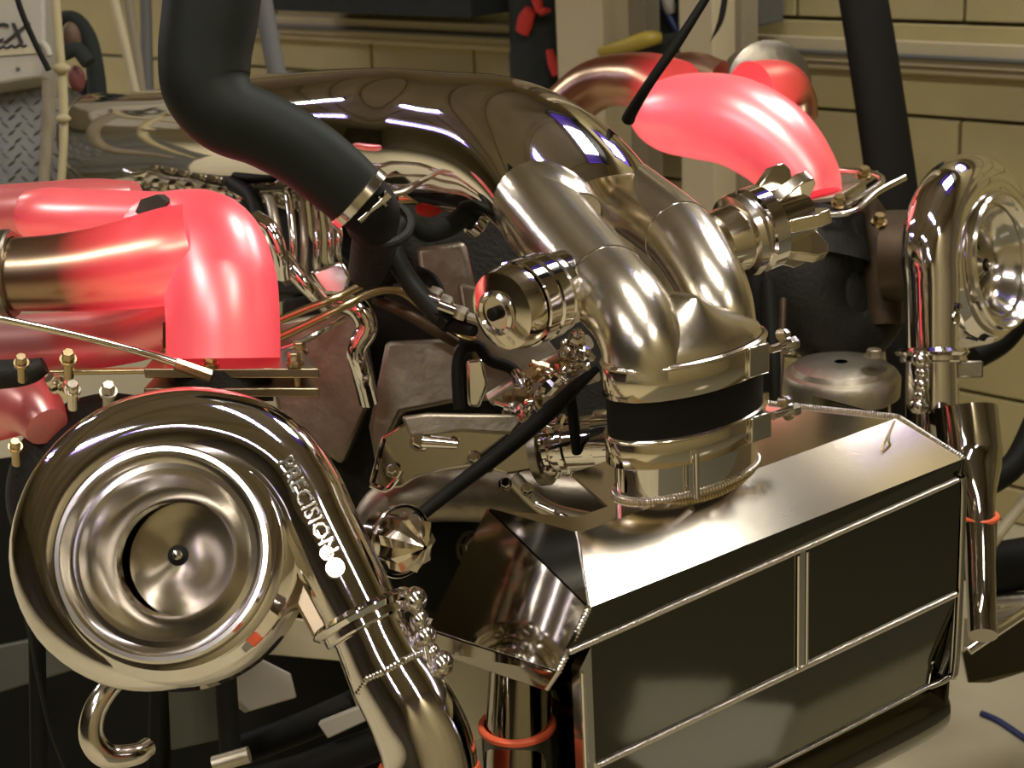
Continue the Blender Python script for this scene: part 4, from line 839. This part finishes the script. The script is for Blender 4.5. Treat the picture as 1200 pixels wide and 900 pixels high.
for j in range(16):
    for i in range(-8, 6):
        x_ = 6+i*15+(7.5 if j % 2 else 0); y_ = 110+j*9; s1 = 1 if (i+j) % 2 else -1
        if x_ > 70 or y_ < 100: continue
        c_ = P(x_, y_, 3.027); u_ = (RT+UP*.8*s1).normalized(); v_ = (UP-RT*.8*s1).normalized()
        g.add([c_-u_*.010, c_+v_*.0026, c_+u_*.010, c_-v_*.0026, c_-FW*.0035], [(0, 1, 4), (1, 2, 4), (2, 3, 4), (3, 0, 4)])
o = g.obj('raised_lozenges', DIA, dp, flat=True); o['kind'] = 'stuff'
one('tan_cord', [(62, -40, 2.75, 5), (66, 10, 2.75, 5.5), (70, 60, 2.75, 5.5), (74, 110, 2.75, 5.5), (75, 160, 2.75, 5), (72, 215, 2.75, 5), (70, 260, 2.75, 5)], ROPE, 'upright tan cord hanging in front of the plate cabinet edge', 'cord')
g = G(); g.ball(P(72, 80, 2.74), .013, 10, 8, (1.2, .8, .7)); tag(g.obj('cord_knot', ROPE), 'upper tan knot tied on the upright cord', 'knot')
g = G(); g.ball(P(74, 139, 2.74), .011, 10, 8, (1.2, .8, .7)); tag(g.obj('cord_knot', ROPE), 'lower tan knot tied on the upright cord', 'knot')
one('grey_hose', [(58, 95, 2.86, 9), (57, 140, 2.86, 8), (52, 215, 2.86, 7), (50, 260, 2.86, 7)], POSTD, 'dull brown grey hose behind the upright tan cord', 'hose')
one('thin_cable', [(10, -40, 2.7, 3.5), (24, 10, 2.7, 3.5), (40, 48, 2.7, 3.5), (57, 82, 2.7, 3.5)], BLK, 'black cable slanting across the off white cover', 'cable')
one('white_clip', [(48, 50, 2.72, 4), (54, 56, 2.72, 5), (58, 66, 2.72, 4)], WHITE, 'small white clip on the edge of the off white cover', 'clip')
one('coiled_hose', [(70, 22, 3.25, 9), (88, 24, 3.25, 10), (104, 46, 3.25, 10), (112, 86, 3.25, 11), (114, 130, 3.25, 12), (110, 180, 3.25, 12), (104, 260, 3.25, 13)], CLOTH, 'thick black hose arching down left of the intake pipe end', 'hose')
one('coiled_hose', [(74, 64, 3.04, 8), (90, 58, 3.04, 9), (104, 74, 3.04, 9)], CLOTH, 'short black hose inside the arch of the thick one', 'hose')
one('dark_bundle', [(104, 96, 3.34, 14), (108, 150, 3.34, 16), (100, 240, 3.34, 14)], CLOTH, 'dark bundle of hoses behind the thick black arching hose', 'hose bundle')
g = G(); g.ball(P(84, 44, 3.08), .03, 14, 10, (.6, .5, 1)); tag(g.obj('fire_bottle', OXR), 'dull brown round object inside the black hose arch', 'bottle')
g = G(); g.ball(P(90, 92, 3.08), .028, 14, 10, (.6, .5, .9)); tag(g.obj('red_bottle', REDD), 'dull red round object low inside the black hose arch', 'bottle')
one('red_cable', [(84, 128, 3.0, 4), (96, 136, 3.0, 4), (106, 140, 3.0, 3)], REDC, 'short red cable low beside the black hose arch', 'cable')
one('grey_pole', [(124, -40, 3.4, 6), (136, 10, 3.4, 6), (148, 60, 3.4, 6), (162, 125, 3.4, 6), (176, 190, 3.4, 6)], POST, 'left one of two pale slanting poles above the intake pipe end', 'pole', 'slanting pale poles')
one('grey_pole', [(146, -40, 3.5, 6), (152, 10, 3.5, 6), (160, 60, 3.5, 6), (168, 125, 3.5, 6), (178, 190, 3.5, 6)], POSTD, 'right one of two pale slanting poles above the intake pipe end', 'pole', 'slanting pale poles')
one('dark_pole', [(170, -40, 3.7, 7), (172, 60, 3.7, 7), (176, 190, 3.7, 7)], GREY, 'dark upright pole between the pale poles and the fat hose', 'pole')
